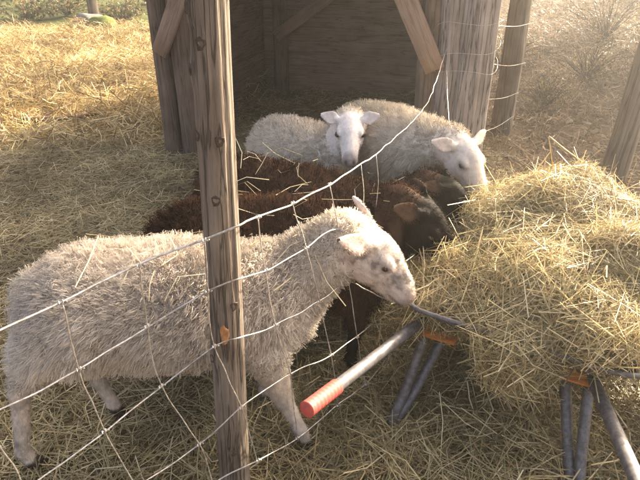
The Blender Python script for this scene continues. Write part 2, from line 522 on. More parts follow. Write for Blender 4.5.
def straw_mesh(name, p, nrm, L, width, tones, tilt=0.25, bend=0.12, seed=1, weights=None):
    r = np.random.default_rng(seed)
    n = len(p)
    d = unit(r.normal(size=(n, 3)))
    d = unit(d - nrm * np.sum(d * nrm, -1, keepdims=True))
    d = unit(d + nrm * (r.normal(size=(n, 1)) * tilt))
    side = unit(np.cross(d, nrm) + r.normal(size=(n, 3)) * 0.45)
    side = unit(side - d * np.sum(side * d, -1, keepdims=True))
    Lc = L[:, None]
    curve = (np.cross(d, nrm) * r.normal(size=(n, 1)) + nrm * r.normal(size=(n, 1)) * 0.5) * bend * Lc
    a, b, c = p - d * Lc * 0.5, p + curve, p + d * Lc * 0.5
    v, q, _, k = ribbons(a, b, c, width, side, 0.75)
    t = tones[r.choice(len(tones), n, p=weights)] * r.uniform(0.65, 1.25, (n, 1)) * (1 + 0.32 * noise3(p, 3.5) + 0.22 * noise3(p + 5, 9))[:, None]
    width = width * np.where(r.random(n) < 0.07, 2.2, 1.0)
    return v, q, np.repeat(t, k, 0)

def ground_straw(n, x0, x1, y0, y1, lmin, lmax, w, tones, seed, lift=0.03, tilt=0.18, keep=None):
    r = np.random.default_rng(seed)
    x, y = r.uniform(x0, x1, n), r.uniform(y0, y1, n)
    if keep is not None:
        k = keep(x, y, r)
        x, y = x[k], y[k]
    n = len(x)
    p = np.stack([x, y, x * 0], -1)
    clump = np.clip(0.5 + 0.8 * noise3(p, 2.6) + 0.4 * noise3(p, 7), 0.05, 1.6)
    z = gz(x, y) + 0.004 + r.random(n) ** 1.7 * lift * (0.4 + clump)
    p[:, 2] = z
    nr = unit(np.stack([r.normal(size=n) * 0.15, r.normal(size=n) * 0.15, np.ones(n)], -1))
    return straw_mesh('s', p, nr, r.uniform(lmin, lmax, n), r.uniform(0.6, 1.3, n) * w, tones, tilt, 0.14, seed + 1)

def stuff_obj(name, parts, mat, label, cat):
    V_, Q_, C_ = [], [], []
    o = 0
    for v, q, c in parts:
        V_.append(v); Q_.append(q + o); C_.append(c); o += len(v)
    me = make_mesh(name, np.vstack(V_), np.vstack(Q_), smooth=False, col=np.vstack(C_))
    ob = link(name, me, mat)
    tag(ob, label, cat, kind='stuff')
    return ob

not_bank = lambda x, y, r: ~((x > 1.5) & (y > 3.2))
stuff_obj('straw_litter', [
    ground_straw(95000, -3.3, 2.4, 0.75, 5.2, 0.06, 0.24, 0.0032, STRAW_TONES, 11, 0.045, 0.16, not_bank),
    ground_straw(16000, -0.4, 1.8, 0.85, 2.6, 0.08, 0.28, 0.0036, STRAW_TONES, 12, 0.10, 0.3),
    ground_straw(14000, -1.0, 1.1, 4.4, 7.2, 0.08, 0.25, 0.005, STRAW_TONES, 15, 0.05, 0.2),
], M_STRAW, 'loose straw and trampled hay covering the ground of the pen', 'straw')
stuff_obj('dry_grass', [
    ground_straw(60000, -9.0, -0.6, 4.6, 12.5, 0.08, 0.32, 0.008, FIELD_TONES, 21, 0.16, 0.5, lambda x, y, r: (x < -1.3 + 0.28 * (y - 4.6)) & (x > -1.0 - 0.75 * y)),
], M_STRAW, 'sunlit golden dry grass and straw across the clearing on the left', 'grass')
stuff_obj('leaf_litter', [
    ground_straw(60000, 1.0, 11, 2.9, 17, 0.05, 0.22, 0.008, LITTER_TONES, 31, 0.07, 0.4, lambda x, y, r: x < 0.9 + 0.66 * y),
    ground_straw(16000, 1.0, 11, 2.9, 17, 0.03, 0.07, 0.025, LITTER_TONES, 33, 0.05, 0.5, lambda x, y, r: x < 0.9 + 0.66 * y),
    ground_straw(9000, 1.2, 9, 3.6, 14, 0.12, 0.38, 0.005, LITTER_TONES[[1, 3, 5]], 35, 0.12, 1.3, lambda x, y, r: x < 0.9 + 0.66 * y),
], M_LEAF, 'brown dry leaves and stalks on the bank behind the hay', 'leaf litter')

# ------------------------------------------------------------------ implicit surfaces
def surface_nets(D, org, h):
    s = D < 0
    c = [s[:-1, :-1, :-1], s[1:, :-1, :-1], s[:-1, 1:, :-1], s[1:, 1:, :-1], s[:-1, :-1, 1:], s[1:, :-1, 1:], s[:-1, 1:, 1:], s[1:, 1:, 1:]]
    cnt = sum(x.astype(np.int8) for x in c)
    act = (cnt > 0) & (cnt < 8)
    I = np.argwhere(act)
    idx = -np.ones(act.shape, np.int64)
    idx[act] = np.arange(len(I))
    acc = np.zeros((len(I), 3)); num = np.zeros(len(I))
    offs = [(0, 0, 0), (1, 0, 0), (0, 1, 0), (1, 1, 0), (0, 0, 1), (1, 0, 1), (0, 1, 1), (1, 1, 1)]
    val = [D[I[:, 0] + o[0], I[:, 1] + o[1], I[:, 2] + o[2]] for o in offs]
    for a, b in ((0, 1), (2, 3), (4, 5), (6, 7), (0, 2), (1, 3), (4, 6), (5, 7), (0, 4), (1, 5), (2, 6), (3, 7)):
        va, vb = val[a], val[b]
        m = (va < 0) != (vb < 0)
        t = va[m] / (va[m] - vb[m])
        oa, ob = np.array(offs[a], float), np.array(offs[b], float)
        acc[m] += oa + (ob - oa) * t[:, None]
        num[m] += 1
    v = org + (I + acc / num[:, None]) * h
    quads = []
    for ax in range(3):
        u, w = (ax + 1) % 3, (ax + 2) % 3
        sl0 = [slice(None)] * 3; sl1 = [slice(None)] * 3
        sl0[ax] = slice(0, -1); sl1[ax] = slice(1, None)
        e0, e1 = s[tuple(sl0)], s[tuple(sl1)]
        E = np.argwhere(e0 != e1)
        E = E[(E[:, u] > 0) & (E[:, w] > 0) & (E[:, u] < D.shape[u] - 1) & (E[:, w] < D.shape[w] - 1)]
        inside = e0[E[:, 0], E[:, 1], E[:, 2]]
        def cell(du, dw):
            k = E.copy(); k[:, u] += du; k[:, w] += dw
            return idx[k[:, 0], k[:, 1], k[:, 2]]
        q = np.stack([cell(-1, -1), cell(0, -1), cell(0, 0), cell(-1, 0)], -1)
        q[~inside] = q[~inside][:, ::-1]
        quads.append(q)
    return v, np.vstack(quads)

def build_sdf(prims, h, pad=0.05):
    lo = np.full(3, 1e9); hi = -lo
    bbs = []
    for p in prims:
        if p[0] == 'rc':
            _, a, ra, b, rb, k = p
            l = np.minimum(a - ra, b - rb); u = np.maximum(a + ra, b + rb)
        elif p[0] == 'ear':
            _, c, rad, R, k = p
            e = c + R[:, 0] * rad[0]
            l, u = np.minimum(c, e) - rad[1] * 1.3, np.maximum(c, e) + rad[1] * 1.3
        else:
            _, c, rad, R, k = p
            m = max(rad); l, u = c - m, c + m
        bbs.append((l - 2 * k - 0.04, u + 2 * k + 0.04))
        lo = np.minimum(lo, l); hi = np.maximum(hi, u)
    lo -= pad; hi += pad
    n = np.ceil((hi - lo) / h).astype(int) + 1
    D = np.full(n, 0.5, np.float32)
    for p, (l, u) in zip(prims, bbs):
        i0 = np.maximum(0, ((l - lo) / h).astype(int)); i1 = np.minimum(n, ((u - lo) / h).astype(int) + 2)
        if np.any(i1 <= i0): continue
        X = np.stack(np.meshgrid(*[lo[k] + np.arange(i0[k], i1[k]) * h for k in range(3)], indexing='ij'), -1).astype(np.float32)
        if p[0] == 'rc':
            _, a, ra, b, rb, k = p
            ab = (b - a).astype(np.float32)
            t = np.clip(((X - a.astype(np.float32)) @ ab) / max(1e-9, float(ab @ ab)), 0, 1)
            d = np.linalg.norm(X - a.astype(np.float32) - t[..., None] * ab, axis=-1) - (ra + (rb - ra) * t)
        elif p[0] == 'ear':                       # leaf-shaped, pointed and slightly cupped
            _, c, rad, R, k = p
            Y = (X - c.astype(np.float32)) @ np.asarray(R, np.float32)
            t = np.clip(Y[..., 0] / rad[0], 0, 1)
            w = rad[1] * (0.12 + 0.98 * np.sin(math.pi * np.clip(t, 0, 1) ** 0.8) ** 0.8)
            w = np.maximum(w * (1 - 0.35 * t), 0.004)
            zz = Y[..., 2] - 9.0 * Y[..., 1] ** 2
            th_ = np.minimum(rad[2], w)
            over = np.maximum(np.maximum(-Y[..., 0], Y[..., 0] - rad[0]), 0)
            d = (np.sqrt((Y[..., 1] / w) ** 2 + (zz / th_) ** 2) - 1) * th_ + over
        else:
            _, c, rad, R, k = p
            Y = (X - c.astype(np.float32)) @ np.asarray(R, np.float32)
            q = Y / np.asarray(rad, np.float32)
            k0 = np.linalg.norm(q, axis=-1)
            k1 = np.linalg.norm(q / np.asarray(rad, np.float32), axis=-1) + 1e-6
            d = k0 * (k0 - 1) / k1
        sl = tuple(slice(i0[j], i1[j]) for j in range(3))
        o = D[sl]
        hh = np.clip(0.5 + 0.5 * (o - d) / k, 0, 1)
        D[sl] = o * (1 - hh) + d * hh - k * hh * (1 - hh)
    return D, lo

def vnormals(v, q):
    a, b, c, d = (v[q[:, k]] for k in range(4))
    fn = np.cross(c - a, d - b)
    n = np.zeros_like(v)
    for k in range(4):
        np.add.at(n, q[:, k], fn)
    return unit(n)

def sample_quads(v, q, n, r):
    f = r.integers(0, len(q), n)
    a, b = r.random((n, 1)), r.random((n, 1))
    Q = q[f]
    def it(arr):
        return (arr[Q[:, 0]] * (1 - a) + arr[Q[:, 1]] * a) * (1 - b) + (arr[Q[:, 3]] * (1 - a) + arr[Q[:, 2]] * a) * b
    return it

# ------------------------------------------------------------------ wooden shelter
SL = V(-1.25, 4.6, 0)                         # foot of its front left corner
SU, SV = V(0.966, -0.259, 0), V(0.259, 0.966, 0)
def S(u, v, z): return SL + SU * u + SV * v + V(0, 0, z)
shelter = empty('wooden_shelter', tuple(S(1.2, 1.2, 0)))
tag(shelter, 'open-fronted dark wooden animal shelter behind the sheep', 'shelter')
# corner posts
log('post', S(0.0, 0, -0.1), S(0.0, 0, 2.1), 0.08, 0.074, M_BROWNWOOD, shelter, seed=1)
log('post', S(0.19, -0.02, -0.1), S(0.17, -0.02, 2.1), 0.088, 0.08, M_BROWNWOOD, shelter, seed=2)
log('post', S(0.17, 2.40, -0.1), S(0.17, 2.40, 2.0), 0.09, 0.085, M_BROWNWOOD, shelter, seed=3)
log('post', S(2.24, 2.42, -0.1), S(2.24, 2.42, 2.0), 0.09, 0.085, M_BROWNWOOD, shelter, seed=5)
log('post', S(2.1, 0.02, -0.1), S(2.1, 0.02, 2.1), 0.09, 0.085, M_BROWNWOOD, shelter, seed=6)
o = log('post', S(2.235, -0.03, -0.1), S(2.235, -0.03, 2.2), 0.085, 0.088, M_GREYLOG, shelter, sides=48, lump=0.05, groove=0.16, seed=7)
o['label'] = 'grey split log at the front right corner'
o = log('post', S(2.41, -0.05, -0.1), S(2.41, -0.05, 2.2), 0.112, 0.118, M_GREYLOG, shelter, sides=64, lump=0.06, groove=0.2, seed=8)
o['label'] = 'thick grey weathered log at the front right corner'
# braces
plank('brace', S(0.05, -0.135, 0.86), S(0.62, -0.135, 1.95), 0.125, 0.045, -SV, M_PALEWOOD, shelter, 3)
plank('brace', S(2.15, -0.125, 0.84), S(1.52, -0.125, 2.05), 0.14, 0.05, -SV, M_PALEWOOD, shelter, 4)
plank('brace', S(0.16, 2.28, 0.67), S(1.9, 2.28, 1.88), 0.13, 0.05, -SV, M_PALEWOOD, shelter, 5)
# wall boards, each its own piece
def board_row(u0, v0, u1, v1, z0, z1, step, face, seed):
    k = 0
    z = z0
    while z < z1:
        hgt = step * random.uniform(0.93, 1.05)
        plank('board', S(u0, v0, z + hgt / 2), S(u1, v1, z + hgt / 2 + random.uniform(-0.006, 0.006)), hgt + 0.004, 0.035 + 0.006 * (k % 2), face, M_BOARD, shelter, seed + k, 0.003)
        z += hgt; k += 1
board_row(-0.14, 2.54, 2.44, 2.54, -0.12, 1.95, 0.19, -SV, 20)
board_row(-0.1, 0.1, -0.1, 2.53, -0.12, 1.95, 0.2, SU, 40)
board_row(2.38, 0.2, 2.38, 2.53, -0.12, 1.95, 0.2, -SU, 60)
# header beams and a boarded roof
plank('beam', S(-0.2, -0.1, 2.14), S(2.85, -0.1, 2.18), 0.14, 0.1, -SV, M_BROWNWOOD, shelter, 80)
plank('beam', S(-0.2, 2.45, 2.02), S(2.7, 2.45, 2.02), 0.12, 0.1, -SV, M_BROWNWOOD, shelter, 81)
for k in range(11):
    v = -0.25 + k * 0.272
    plank('roof_board', S(-0.3, v, 2.29 - 0.055 * (v + 0.25)), S(2.95, v, 2.29 - 0.055 * (v + 0.25)), 0.266, 0.03, V(0, 0, 1), M_BROWNWOOD, shelter, 90 + k)

# ------------------------------------------------------------------ fence
FB, FT = P(236, 500, 1.2), P(207, -20, 1.17)
fdir = unit(FT - FB)
FB = FB - fdir * ((FB[2] + 0.12) / fdir[2])
FT = FB + fdir * 1.78
fp = empty('fence_post', (FB[0], FB[1], 0))
tag(fp, 'knotty grey-brown round fence post standing in front of the sheep', 'fence post')
def pz(py):                                     # height along the post for a pixel row
    best = min(np.linspace(0, 1.78, 400), key=lambda t: abs(proj(FB + fdir * t)[1] - py))
    return best
def proj(p):
    d = np.asarray(p, float) - V(0, 0, CAM_H)
    dep = d[1] * CP - d[2] * SP
    return 320 + FPX * d[0] / dep, 240 - FPX * (d[1] * SP + d[2] * CP) / dep
# angle 270 deg on the post faces the camera
A0 = math.radians(270)
kn = [(pz(135), A0 + 0.35, 0.022, 0.007), (pz(193), A0 + 0.02, 0.02, 0.006), (pz(132), A0 - 1.0, 0.02, 0.006), (pz(8), A0 - 1.15, 0.028, 0.012), (pz(40), A0 - 0.3, 0.016, 0.004), (pz(70), A0 - 1.5, 0.022, 0.012), (pz(298), A0 + 0.7, 0.018, 0.006), (pz(352), A0 - 0.9, 0.02, 0.007), (pz(440), A0 + 0.2, 0.02, 0.006)]
shaft = log('shaft', FB, FT, 0.047, 0.0385, M_POST, fp, sides=90, lump=0.05, groove=0.085, knots=kn, seed=4)
def disc_mesh(name, r, hgt, sides=12):
    rr = np.array([0.0, 0.55, 0.9, 1.0]); zz = np.array([0.2, 0.5, 0.9, 0.0]) * hgt
    th = np.linspace(0, 2 * math.pi, sides, endpoint=False)
    v = [[0, 0, zz[0]]]
    for a, z in zip(rr[1:], zz[1:]):
        for k, t in enumerate(th):
            w = 1 + 0.14 * math.sin(3 * t + a) + 0.1 * math.sin(5 * t)
            v.append([r * a * w * math.cos(t), r * a * w * 1.25 * math.sin(t), z])
    q, tr = [], []
    for k in range(sides):
        tr.append([0, 1 + k, 1 + (k + 1) % sides])
        for m in range(2):
            b = 1 + m * sides
            q.append([b + k, b + sides + k, b + sides + (k + 1) % sides, b + (k + 1) % sides])
    return make_mesh(name, np.array(v), np.array(q), np.array(tr))
kmesh = disc_mesh('knot', 0.011, 0.004)
kmesh.materials.append(M_KNOT)
zx = unit(np.cross(np.cross(fdir, V(1, 0, 0)), fdir)); zy = np.cross(fdir, zx)
for (kz, ka, kr, kb) in kn:
    rad = LOG['rad'](kz, ka)
    dirn = zx * math.cos(ka) + zy * math.sin(ka)
    frame_obj('knot', kmesh, M_KNOT, FB + fdir * kz + dirn * (rad - 0.0015), dirn, np.cross(fdir, dirn), shaft)
sc_mesh = disc_mesh('bark_scar', 0.013, 0.003)
sc_mesh.materials.append(M_CUT)
kz = pz(324)
rad = LOG['rad'](kz, A0 + 0.05)
dirn = zx * math.cos(A0 + 0.05) + zy * math.sin(A0 + 0.05)
o = frame_obj('bark_scar', sc_mesh, M_CUT, FB + fdir * kz + dirn * (rad + 0.0015), dirn, np.cross(fdir, dirn), shaft)
o.scale = (0.9, 2.0, 1)
o['label'] = 'orange scar where bark was stripped from the post'

fence = empty('wire_fence', (float(FB[0]), float(FB[1]), 0))
tag(fence, 'sagging galvanised woven wire fence that the sheep push their heads through', 'fence')
# stays (the upright wires): rows of pixels on wires 1..5, and each stay's distance from the camera
STAYS = [
    (0.79, [(-25, 341), (-12, 417), (28, 489), (52, 530), (75, 565)]),
    (0.92, [(62, 302), (80, 369), (105, 431), (137, 486), (165, 530)]),
    (1.04, [(140, 265), (148, 326), (162, 386), (200, 444), (214, 484)]),
    (1.095, [(205, 240), (208, 291), (215, 346), (242, 407), (258, 460)]),
    (1.245, [(258, 217), (266, 270), (275, 325), (290, 374), (297, 438)]),
    (1.375, [(293, 203), (306, 248), (319, 301), (331, 355), (338, 405)]),
    (1.50, [(330, 184), (338, 229), (349, 282), (357, 337), (366, 384)]),
]
WX = [
    [(1.68, 361, 165), (1.86, 376, 154), (2.2, 397, 136), (2.65, 420, 113), (3.2, 432, 92), (3.8, 447, 48)],
    [(1.62, 364, 262), (1.80, 392, 268), (2.1, 425, 245), (2.55, 452, 205), (3.2, 449, 122), (3.75, 446, 62)],
    [(1.62, 366, 290), (1.80, 395, 300), (2.1, 428, 285), (2.55, 455, 240), (3.2, 452, 146), (3.75, 449, 84)],
    [(1.68, 375, 325), (1.9, 400, 322), (2.2, 435, 300), (2.6, 458, 262), (3.2, 456, 185), (3.75, 452, 112)],
    [(1.68, 385, 360), (1.9, 408, 345), (2.2, 440, 322), (2.6, 462, 285), (3.2, 460, 220), (3.75, 456, 140)],
]
NODE = {}
for si, (Y, px) in enumerate(STAYS):
    for wi, (x, y) in enumerate(px):
        NODE[si, wi] = P(x, y, Y + 0.012 * wi)
WIRES = []
for wi in range(5):
    if wi > 1: WX[wi] = WX[wi][:4]
    pts = [P(*[2 * a - b for a, b in zip(STAYS[0][1][wi], STAYS[1][1][wi])], 0.68)] + [NODE[si, wi] for si in range(len(STAYS))] + [P(x, y, Y) for (Y, x, y) in WX[wi]]
    (x3, y3), (x4, y4) = STAYS[3][1][wi], STAYS[4][1][wi]
    if x3 < 236:
        t_ = (241 - x3) / (x4 - x3)
        pts.insert(5, P(241, y3 + (y4 - y3) * t_, 1.10))
    sm = catmull(pts, 12)
    wob = np.stack([noise3(sm * 14 + 31 * wi), noise3(sm * 14 + 31 * wi + 5), noise3(sm * 14 + 31 * wi + 11)], -1) * 0.004
    WIRES.append(tube('wire', sm + wob, 0.0025 if wi == 0 else 0.002, M_WIRE, fence, 6))
for si, (Y, px) in enumerate(STAYS):
    sm = catmull([NODE[si, w] + V(0, -0.003, 0) for w in range(5)], 10)
    wob = np.stack([noise3(sm * 16 + 31 * si), noise3(sm * 16 + 31 * si + 5), noise3(sm * 16 + 31 * si + 11)], -1) * 0.003
    tube('stay', sm + wob, 0.0016, M_WIRE, fence, 6)
th = np.linspace(0, 4 * math.pi, 26)
kv = np.stack([0.0042 * np.cos(th), np.linspace(-0.008, 0.008, 26), 0.0042 * np.sin(th)], -1)
knot_me = make_mesh('joint', *tube_arrays(kv, 0.0017, 5)); knot_me.materials.append(M_WIRE)
for (si, wi), p in NODE.items():
    a, b = NODE[max(si - 1, 0), wi], NODE[min(si + 1, len(STAYS) - 1), wi]
    t = unit(b - a)
    frame_obj('joint', knot_me, M_WIRE, p, np.cross(t, V(0, 1, 0)), np.cross(t, V(0, 0, 1)), WIRES[wi])
# twisted barbs / splice along the top wire, and the loops round the shelter's log
for (Y, x, y, n) in ((1.68, 361, 165, 5), (1.86, 376, 154, 5)):
    p = P(x, y, Y)
    q = p + V(0.01, 0.0, -0.19 - 0.05 * (Y - 1.6))
    tube('stay', catmull([p, (p + q) / 2 + V(0.008, 0, 0), q], 6), 0.0014, M_WIRE, fence, 6)
for k, z in enumerate((0.88, 0.97, 1.12)):
    th = np.linspace(0, 2 * math.pi, 34)
    e = 2.6
    cu = np.sign(np.cos(th)) * np.abs(np.cos(th)) ** (2 / e) * 0.225
    cv = np.sign(np.sin(th)) * np.abs(np.sin(th)) ** (2 / e) * 0.15
    lp = np.stack([S(2.335 + a_, -0.04 + b_, z + 0.045 * math.sin(t_ + 1.3 * k) + 0.02 * math.sin(3 * t_ + k)) for a_, b_, t_ in zip(cu, cv, th)])
    tube('wire_loop', lp, 0.0012, M_WIRE, fence, 5)
c2 = G(501, 134)
for z, ze in ((1.14, 1.02), (0.9, 0.68), (0.66, 0.42), (0.42, 0.2)):
    a = S(2.5, -0.12, z); b = V(c2[0] + 0.04 + 0.07 * ze, c2[1] - 0.1, ze)
    tube('wire', catmull([a, (a + b) / 2 - V(0, 0, 0.02), b], 8), 0.0012, M_WIRE, fence, 5)
# ------------------------------------------------------------------ wheelbarrow
hd = unit(V(0.46, 0.888, 0)); pr = V(hd[1], -hd[0], 0)             # its heading, and its right-hand side
wb = empty('wheelbarrow', tuple(V(0.8, 1.7, 0)))
tag(wb, 'wheelbarrow with red grip, grey steel tubes and orange leg brackets, buried in hay', 'wheelbarrow')
LT, RT = G(434, 334, 0.33), G(579, 378, 0.33)                       # where the legs meet the frame
LG, RG = P(308, 409, 1.125), None
wheel_c = LT * 0.5 + RT * 0.5 + hd * 0.85; wheel_c[2] = 0.19
# handles run on under the tray to the axle
hl = [G(309, 408, 0.50), G(370, 361, 0.445), G(426, 318, 0.395), LT + hd * 0.2 + V(0, 0, 0.0), LT * 0.45 + (wheel_c - pr * 0.09) * 0.55 + V(0, 0, 0.03), wheel_c - pr * 0.07]
hr = [G(668, 560, 0.52), G(637, 480, 0.45), G(590, 373, 0.345), RT * 0.45 + (wheel_c + pr * 0.09) * 0.55 + V(0, 0, 0.03), wheel_c + pr * 0.07]
HL, HR_ = [tube('handle', catmull(pts, 10), 0.0195, M_STEEL, wb, 14) for pts in (hl, hr)]
def grip(a, b, par):
    d = b - a
    t = np.linspace(0, 1, 60)
    r = 0.0235 + 0.0004 * np.sin(t * 2 * math.pi * 9) * (t > 0.08) * (t < 0.92)
    r[:2] = [0.021, 0.0235]; r[-2:] = [0.025, 0.021]
    return tube('grip', a + d * t[:, None], r, M_RED, par, 18)
tl = unit(hl[1] - hl[0]); tr_ = unit(hr[1] - hr[0])
grip(hl[0] + tl * 0.135, hl[0] - tl * 0.012, HL)
grip(hr[0] + tr_ * 0.135, hr[0] - tr_ * 0.012, HR_)
def leg(foot, top, off):
    a, b = top - off * 0.5, top + off * 0.62 - V(0, 0, 0.02)
    f0, f1 = foot - off * 0.12, foot + off * 0.14
    pts = catmull([a, a * 0.4 + f0 * 0.6, f0 + V(0, 0, 0.035), (f0 + f1) / 2 + V(0, 0, 0.013), f1 + V(0, 0, 0.035), b * 0.4 + f1 * 0.6, b], 8)
    tube('leg', pts, 0.0185, M_STEEL, wb, 12)
leg(G(394, 426), LT, (hd * 0.06 + pr * 0.05))
leg(G(573, 505), RT, (hd * 0.03 - pr * 0.065))
# tray: rounded pan with a rolled grey rim
def ring(pts_c, rad, z, n=8):
    out = []
    m = len(pts_c)
    for i in range(m):
        a, b, c_ = pts_c[i - 1], pts_c[i], pts_c[(i + 1) % m]
        d0, d1 = unit(a - b), unit(c_ - b)
        s, e = b + d0 * rad, b + d1 * rad
        for t in np.linspace(0, 1, n):
            out.append((1 - t) ** 2 * s + 2 * t * (1 - t) * b + t * t * e)
    o = np.array(out); o = np.hstack([o, np.full((len(o), 1), z)])
    return o
BL, BR = V(0.262, 1.60), V(0.955, 1.19)
h2, p2 = hd[:2], unit(BR - BL)
hh2 = V(-p2[1], p2[0])
FL, FR = BL + hh2 * 0.92 + p2 * 0.06, BR + hh2 * 0.92 - p2 * 0.06
top = ring([BL, BR, FR, FL], 0.13, 0.50)
cen = top.mean(0)
low = ring([BL * 0.62 + cen[:2] * 0.38, BR * 0.62 + cen[:2] * 0.38, FR * 0.72 + cen[:2] * 0.28, FL * 0.72 + cen[:2] * 0.28], 0.1, 0.315)
mid = top * 0.5 + low * 0.5
n = len(top)
tv = np.vstack([top, mid, low, [low.mean(0)]])
q, t = [], []
for k in range(n):
    k2 = (k + 1) % n
    q += [[k, k2, n + k2, n + k], [n + k, n + k2, 2 * n + k2, 2 * n + k]]
    t.append([2 * n + k, 2 * n + k2, 3 * n])
tray = link('tray', make_mesh('tray', tv, q, t), M_STEEL, wb)
sm = tray.modifiers.new('thickness', 'SOLIDIFY'); sm.thickness = 0.003; sm.offset = 1
rim = link('rim', make_mesh('rim', *tube_arrays(np.vstack([top, top[:1]]), 0.0085, 8)), M_STEEL, tray)
for tp in (LT, RT):
    s = 1 if tp is RT else -1
    a = tp + V(0, 0, 0.024) - pr * s * 0.03
    plank('bracket', a - hd * 0.06, a + hd * 0.14, 0.12, 0.006, V(0, 0, 1), M_ORANGE, tray, 3, 0.0005)
# wheel
th = np.linspace(0, 2 * math.pi, 33)
wc = wheel_c
ty = np.stack([wc + (hd * math.cos(a) + V(0, 0, 1) * math.sin(a)) * 0.145 for a in th])
ac = Acc()
for k in range(6):
    a = k * math.pi / 3
    ac.add(*tube_arrays(np.stack([wc, wc + (hd * math.cos(a) + V(0, 0, 1) * math.sin(a)) * 0.12]), 0.01, 6))
ac.add(*tube_arrays(np.stack([wc - pr * 0.09, wc + pr * 0.09]), 0.014, 8))
wheel = link('wheel', ac.mesh('wheel'), M_STEEL, wb)
link('tyre', make_mesh('tyre', *tube_arrays(ty, 0.04, 10, False)), M_RUBBER, wheel)

# ------------------------------------------------------------------ sheep
I3 = np.eye(3)
def sheep(label, group, rump, shoulder, rr, sr, poll, muzzle, feet, wool_col, skin_fn, nwool, wlen, h=0.0065, hs=1.0, up_hint=V(0, 0, 1), clumps=2600, wmat=None, seed=0, ear_lift=0.12, ear_back=0.3, wwid=0.0024, neck_r=(0.15, 0.074), gather=0.75, ear_len=1.0, facehair=0.0085, legw=0.8, chest=0.45, eye_out=0.0498, eye_r=0.0125):
    r = np.random.default_rng(100 + seed)
    ax = unit(shoulder - rump)                     # along the body
    axh = unit(V(ax[0], ax[1], 0))
    sd = V(-axh[1], axh[0], 0)                     # its left-hand side
    f = unit(muzzle - poll)
    s_ = unit(np.cross(up_hint, f)); u_ = np.cross(f, s_)
    HR = np.stack([f, s_, u_], 1)
    H = lambda a, b, c: poll + (f * a + s_ * b + u_ * c) * hs
    Bt = np.stack([ax, sd, np.cross(ax, sd)], 1)
    Lb = np.linalg.norm(shoulder - rump)
    mid = (rump + shoulder) / 2
    pr_ = []
    pr_.append(('rc', rump, rr, shoulder, sr, 0.05))
    pr_.append(('el', mid - V(0, 0, 0.02), (Lb * 0.62, rr * 1.05, rr * 1.06), Bt, 0.06))
    pr_.append(('el', rump - ax * rr * 0.35 - V(0, 0, 0.03), (rr * 0.85, rr * 0.88, rr * 0.98), Bt, 0.05))
    pr_.append(('el', shoulder + ax * sr * chest - V(0, 0, 0.035), (sr * 0.78, sr * 0.8, sr * 0.92), Bt, 0.06))
    nb = shoulder + ax * sr * 0.45 + V(0, 0, sr * 0.12)
    ne = H(-0.035, 0, -0.05)
    pr_.append(('rc', nb, neck_r[0], ne, neck_r[1] * hs, 0.06))
    # legs: (hip offset, joint, foot)
    for (top, kn_, ft, hind) in feet:
        pr_.append(('rc', top, 0.085 if hind else 0.075, kn_, 0.033 if hind else 0.034, 0.04))
        ank = ft + V(0, 0, 0.075) - axh * 0.012
        pr_.append(('rc', kn_, 0.03, ank, 0.0195, 0.015))
        pr_.append(('rc', ank, 0.0235, ft + V(0, 0, 0.035), 0.02, 0.012))
        for k in (-1, 1):
            pr_.append(('rc', ft + V(0, 0, 0.032) + sd * k * 0.011, 0.0135, ft + V(0, 0, 0.014) + axh * 0.026 + sd * k * 0.012, 0.0125, 0.004))
    # tail
    tb = rump - ax * rr * 1.02 + V(0, 0, rr * 0.45)
    pr_.append(('rc', tb, 0.035, tb - axh * 0.04 - V(0, 0, 0.16), 0.024, 0.03))
    # head
    ears = []
    pr_.append(('el', H(0.045, 0, -0.012), tuple(hs * x for x in (0.088, 0.06, 0.072)), HR, 0.03))
    pr_.append(('rc', H(0.075, 0, -0.012), 0.052 * hs, H(0.205, 0, -0.032), 0.033 * hs, 0.025))
    pr_.append(('rc', H(0.1, 0, 0.013), 0.034 * hs, H(0.185, 0, -0.008), 0.024 * hs, 0.02))
    pr_.append(('rc', H(0.05, 0, -0.06), 0.042 * hs, H(0.19, 0, -0.058), 0.023 * hs, 0.022))
    pr_.append(('el', H(0.215, 0, -0.036), tuple(hs * x for x in (0.026, 0.034, 0.03)), HR, 0.012))
    for k in (-1, 1):
        pr_.append(('el', H(0.06, 0.037 * k, -0.05), tuple(hs * x for x in (0.045, 0.022, 0.04)), HR, 0.02))
        pr_.append(('el', H(0.082, 0.047 * k, 0.022), tuple(hs * x for x in (0.03, 0.014, 0.014)), HR, 0.012))
        out = unit(s_ * k * 1.0 - f * ear_back + u_ * ear_lift)
        thn = unit(np.cross(out, np.cross(f * 0.6 + u_ * 0.55, out)))
        wd = np.cross(thn, out)
        ER = np.stack([out, wd, thn], 1)
        eb = H(0.008, 0.05 * k, 0.022)
        pr_.append(('rc', eb - out * 0.02, 0.02 * hs, eb + out * 0.018 * hs, 0.014 * hs, 0.012))
        pr_.append(('ear', eb + out * 0.004, tuple(hs * x for x in (0.125 * ear_len, 0.032, 0.0068)), ER, 0.008))
        ears.append((eb, out))
    D, lo = build_sdf(pr_, h)
    v, q = surface_nets(D, lo, h)
    nrm = vnormals(v, q)
    # how much of each vertex is fleece
    hl_ = (v - poll) @ HR / hs
    headdist = hl_[:, 0]
    rad_h = np.sqrt(hl_[:, 1] ** 2 + hl_[:, 2] ** 2)
    near_head = (headdist > -0.14) & (np.linalg.norm(v - poll, axis=1) < 0.36 * hs)
    nk = unit(ne - nb)
    tn = (v - ne) @ nk                            # past the neck's end?
    face = np.clip((np.where(near_head & (rad_h < 0.22), headdist, -1) + 0.045 - 2.4 * np.clip(-hl_[:, 2] - 0.055, 0, 0.2) + 0.012 * noise3(v, 40)) / 0.03, 0, 1)
    legz = rump[2] - rr * 1.05
    lower = np.clip((legz * legw - v[:, 2] + 0.02 * noise3(v, 25)) / 0.05, 0, 1)
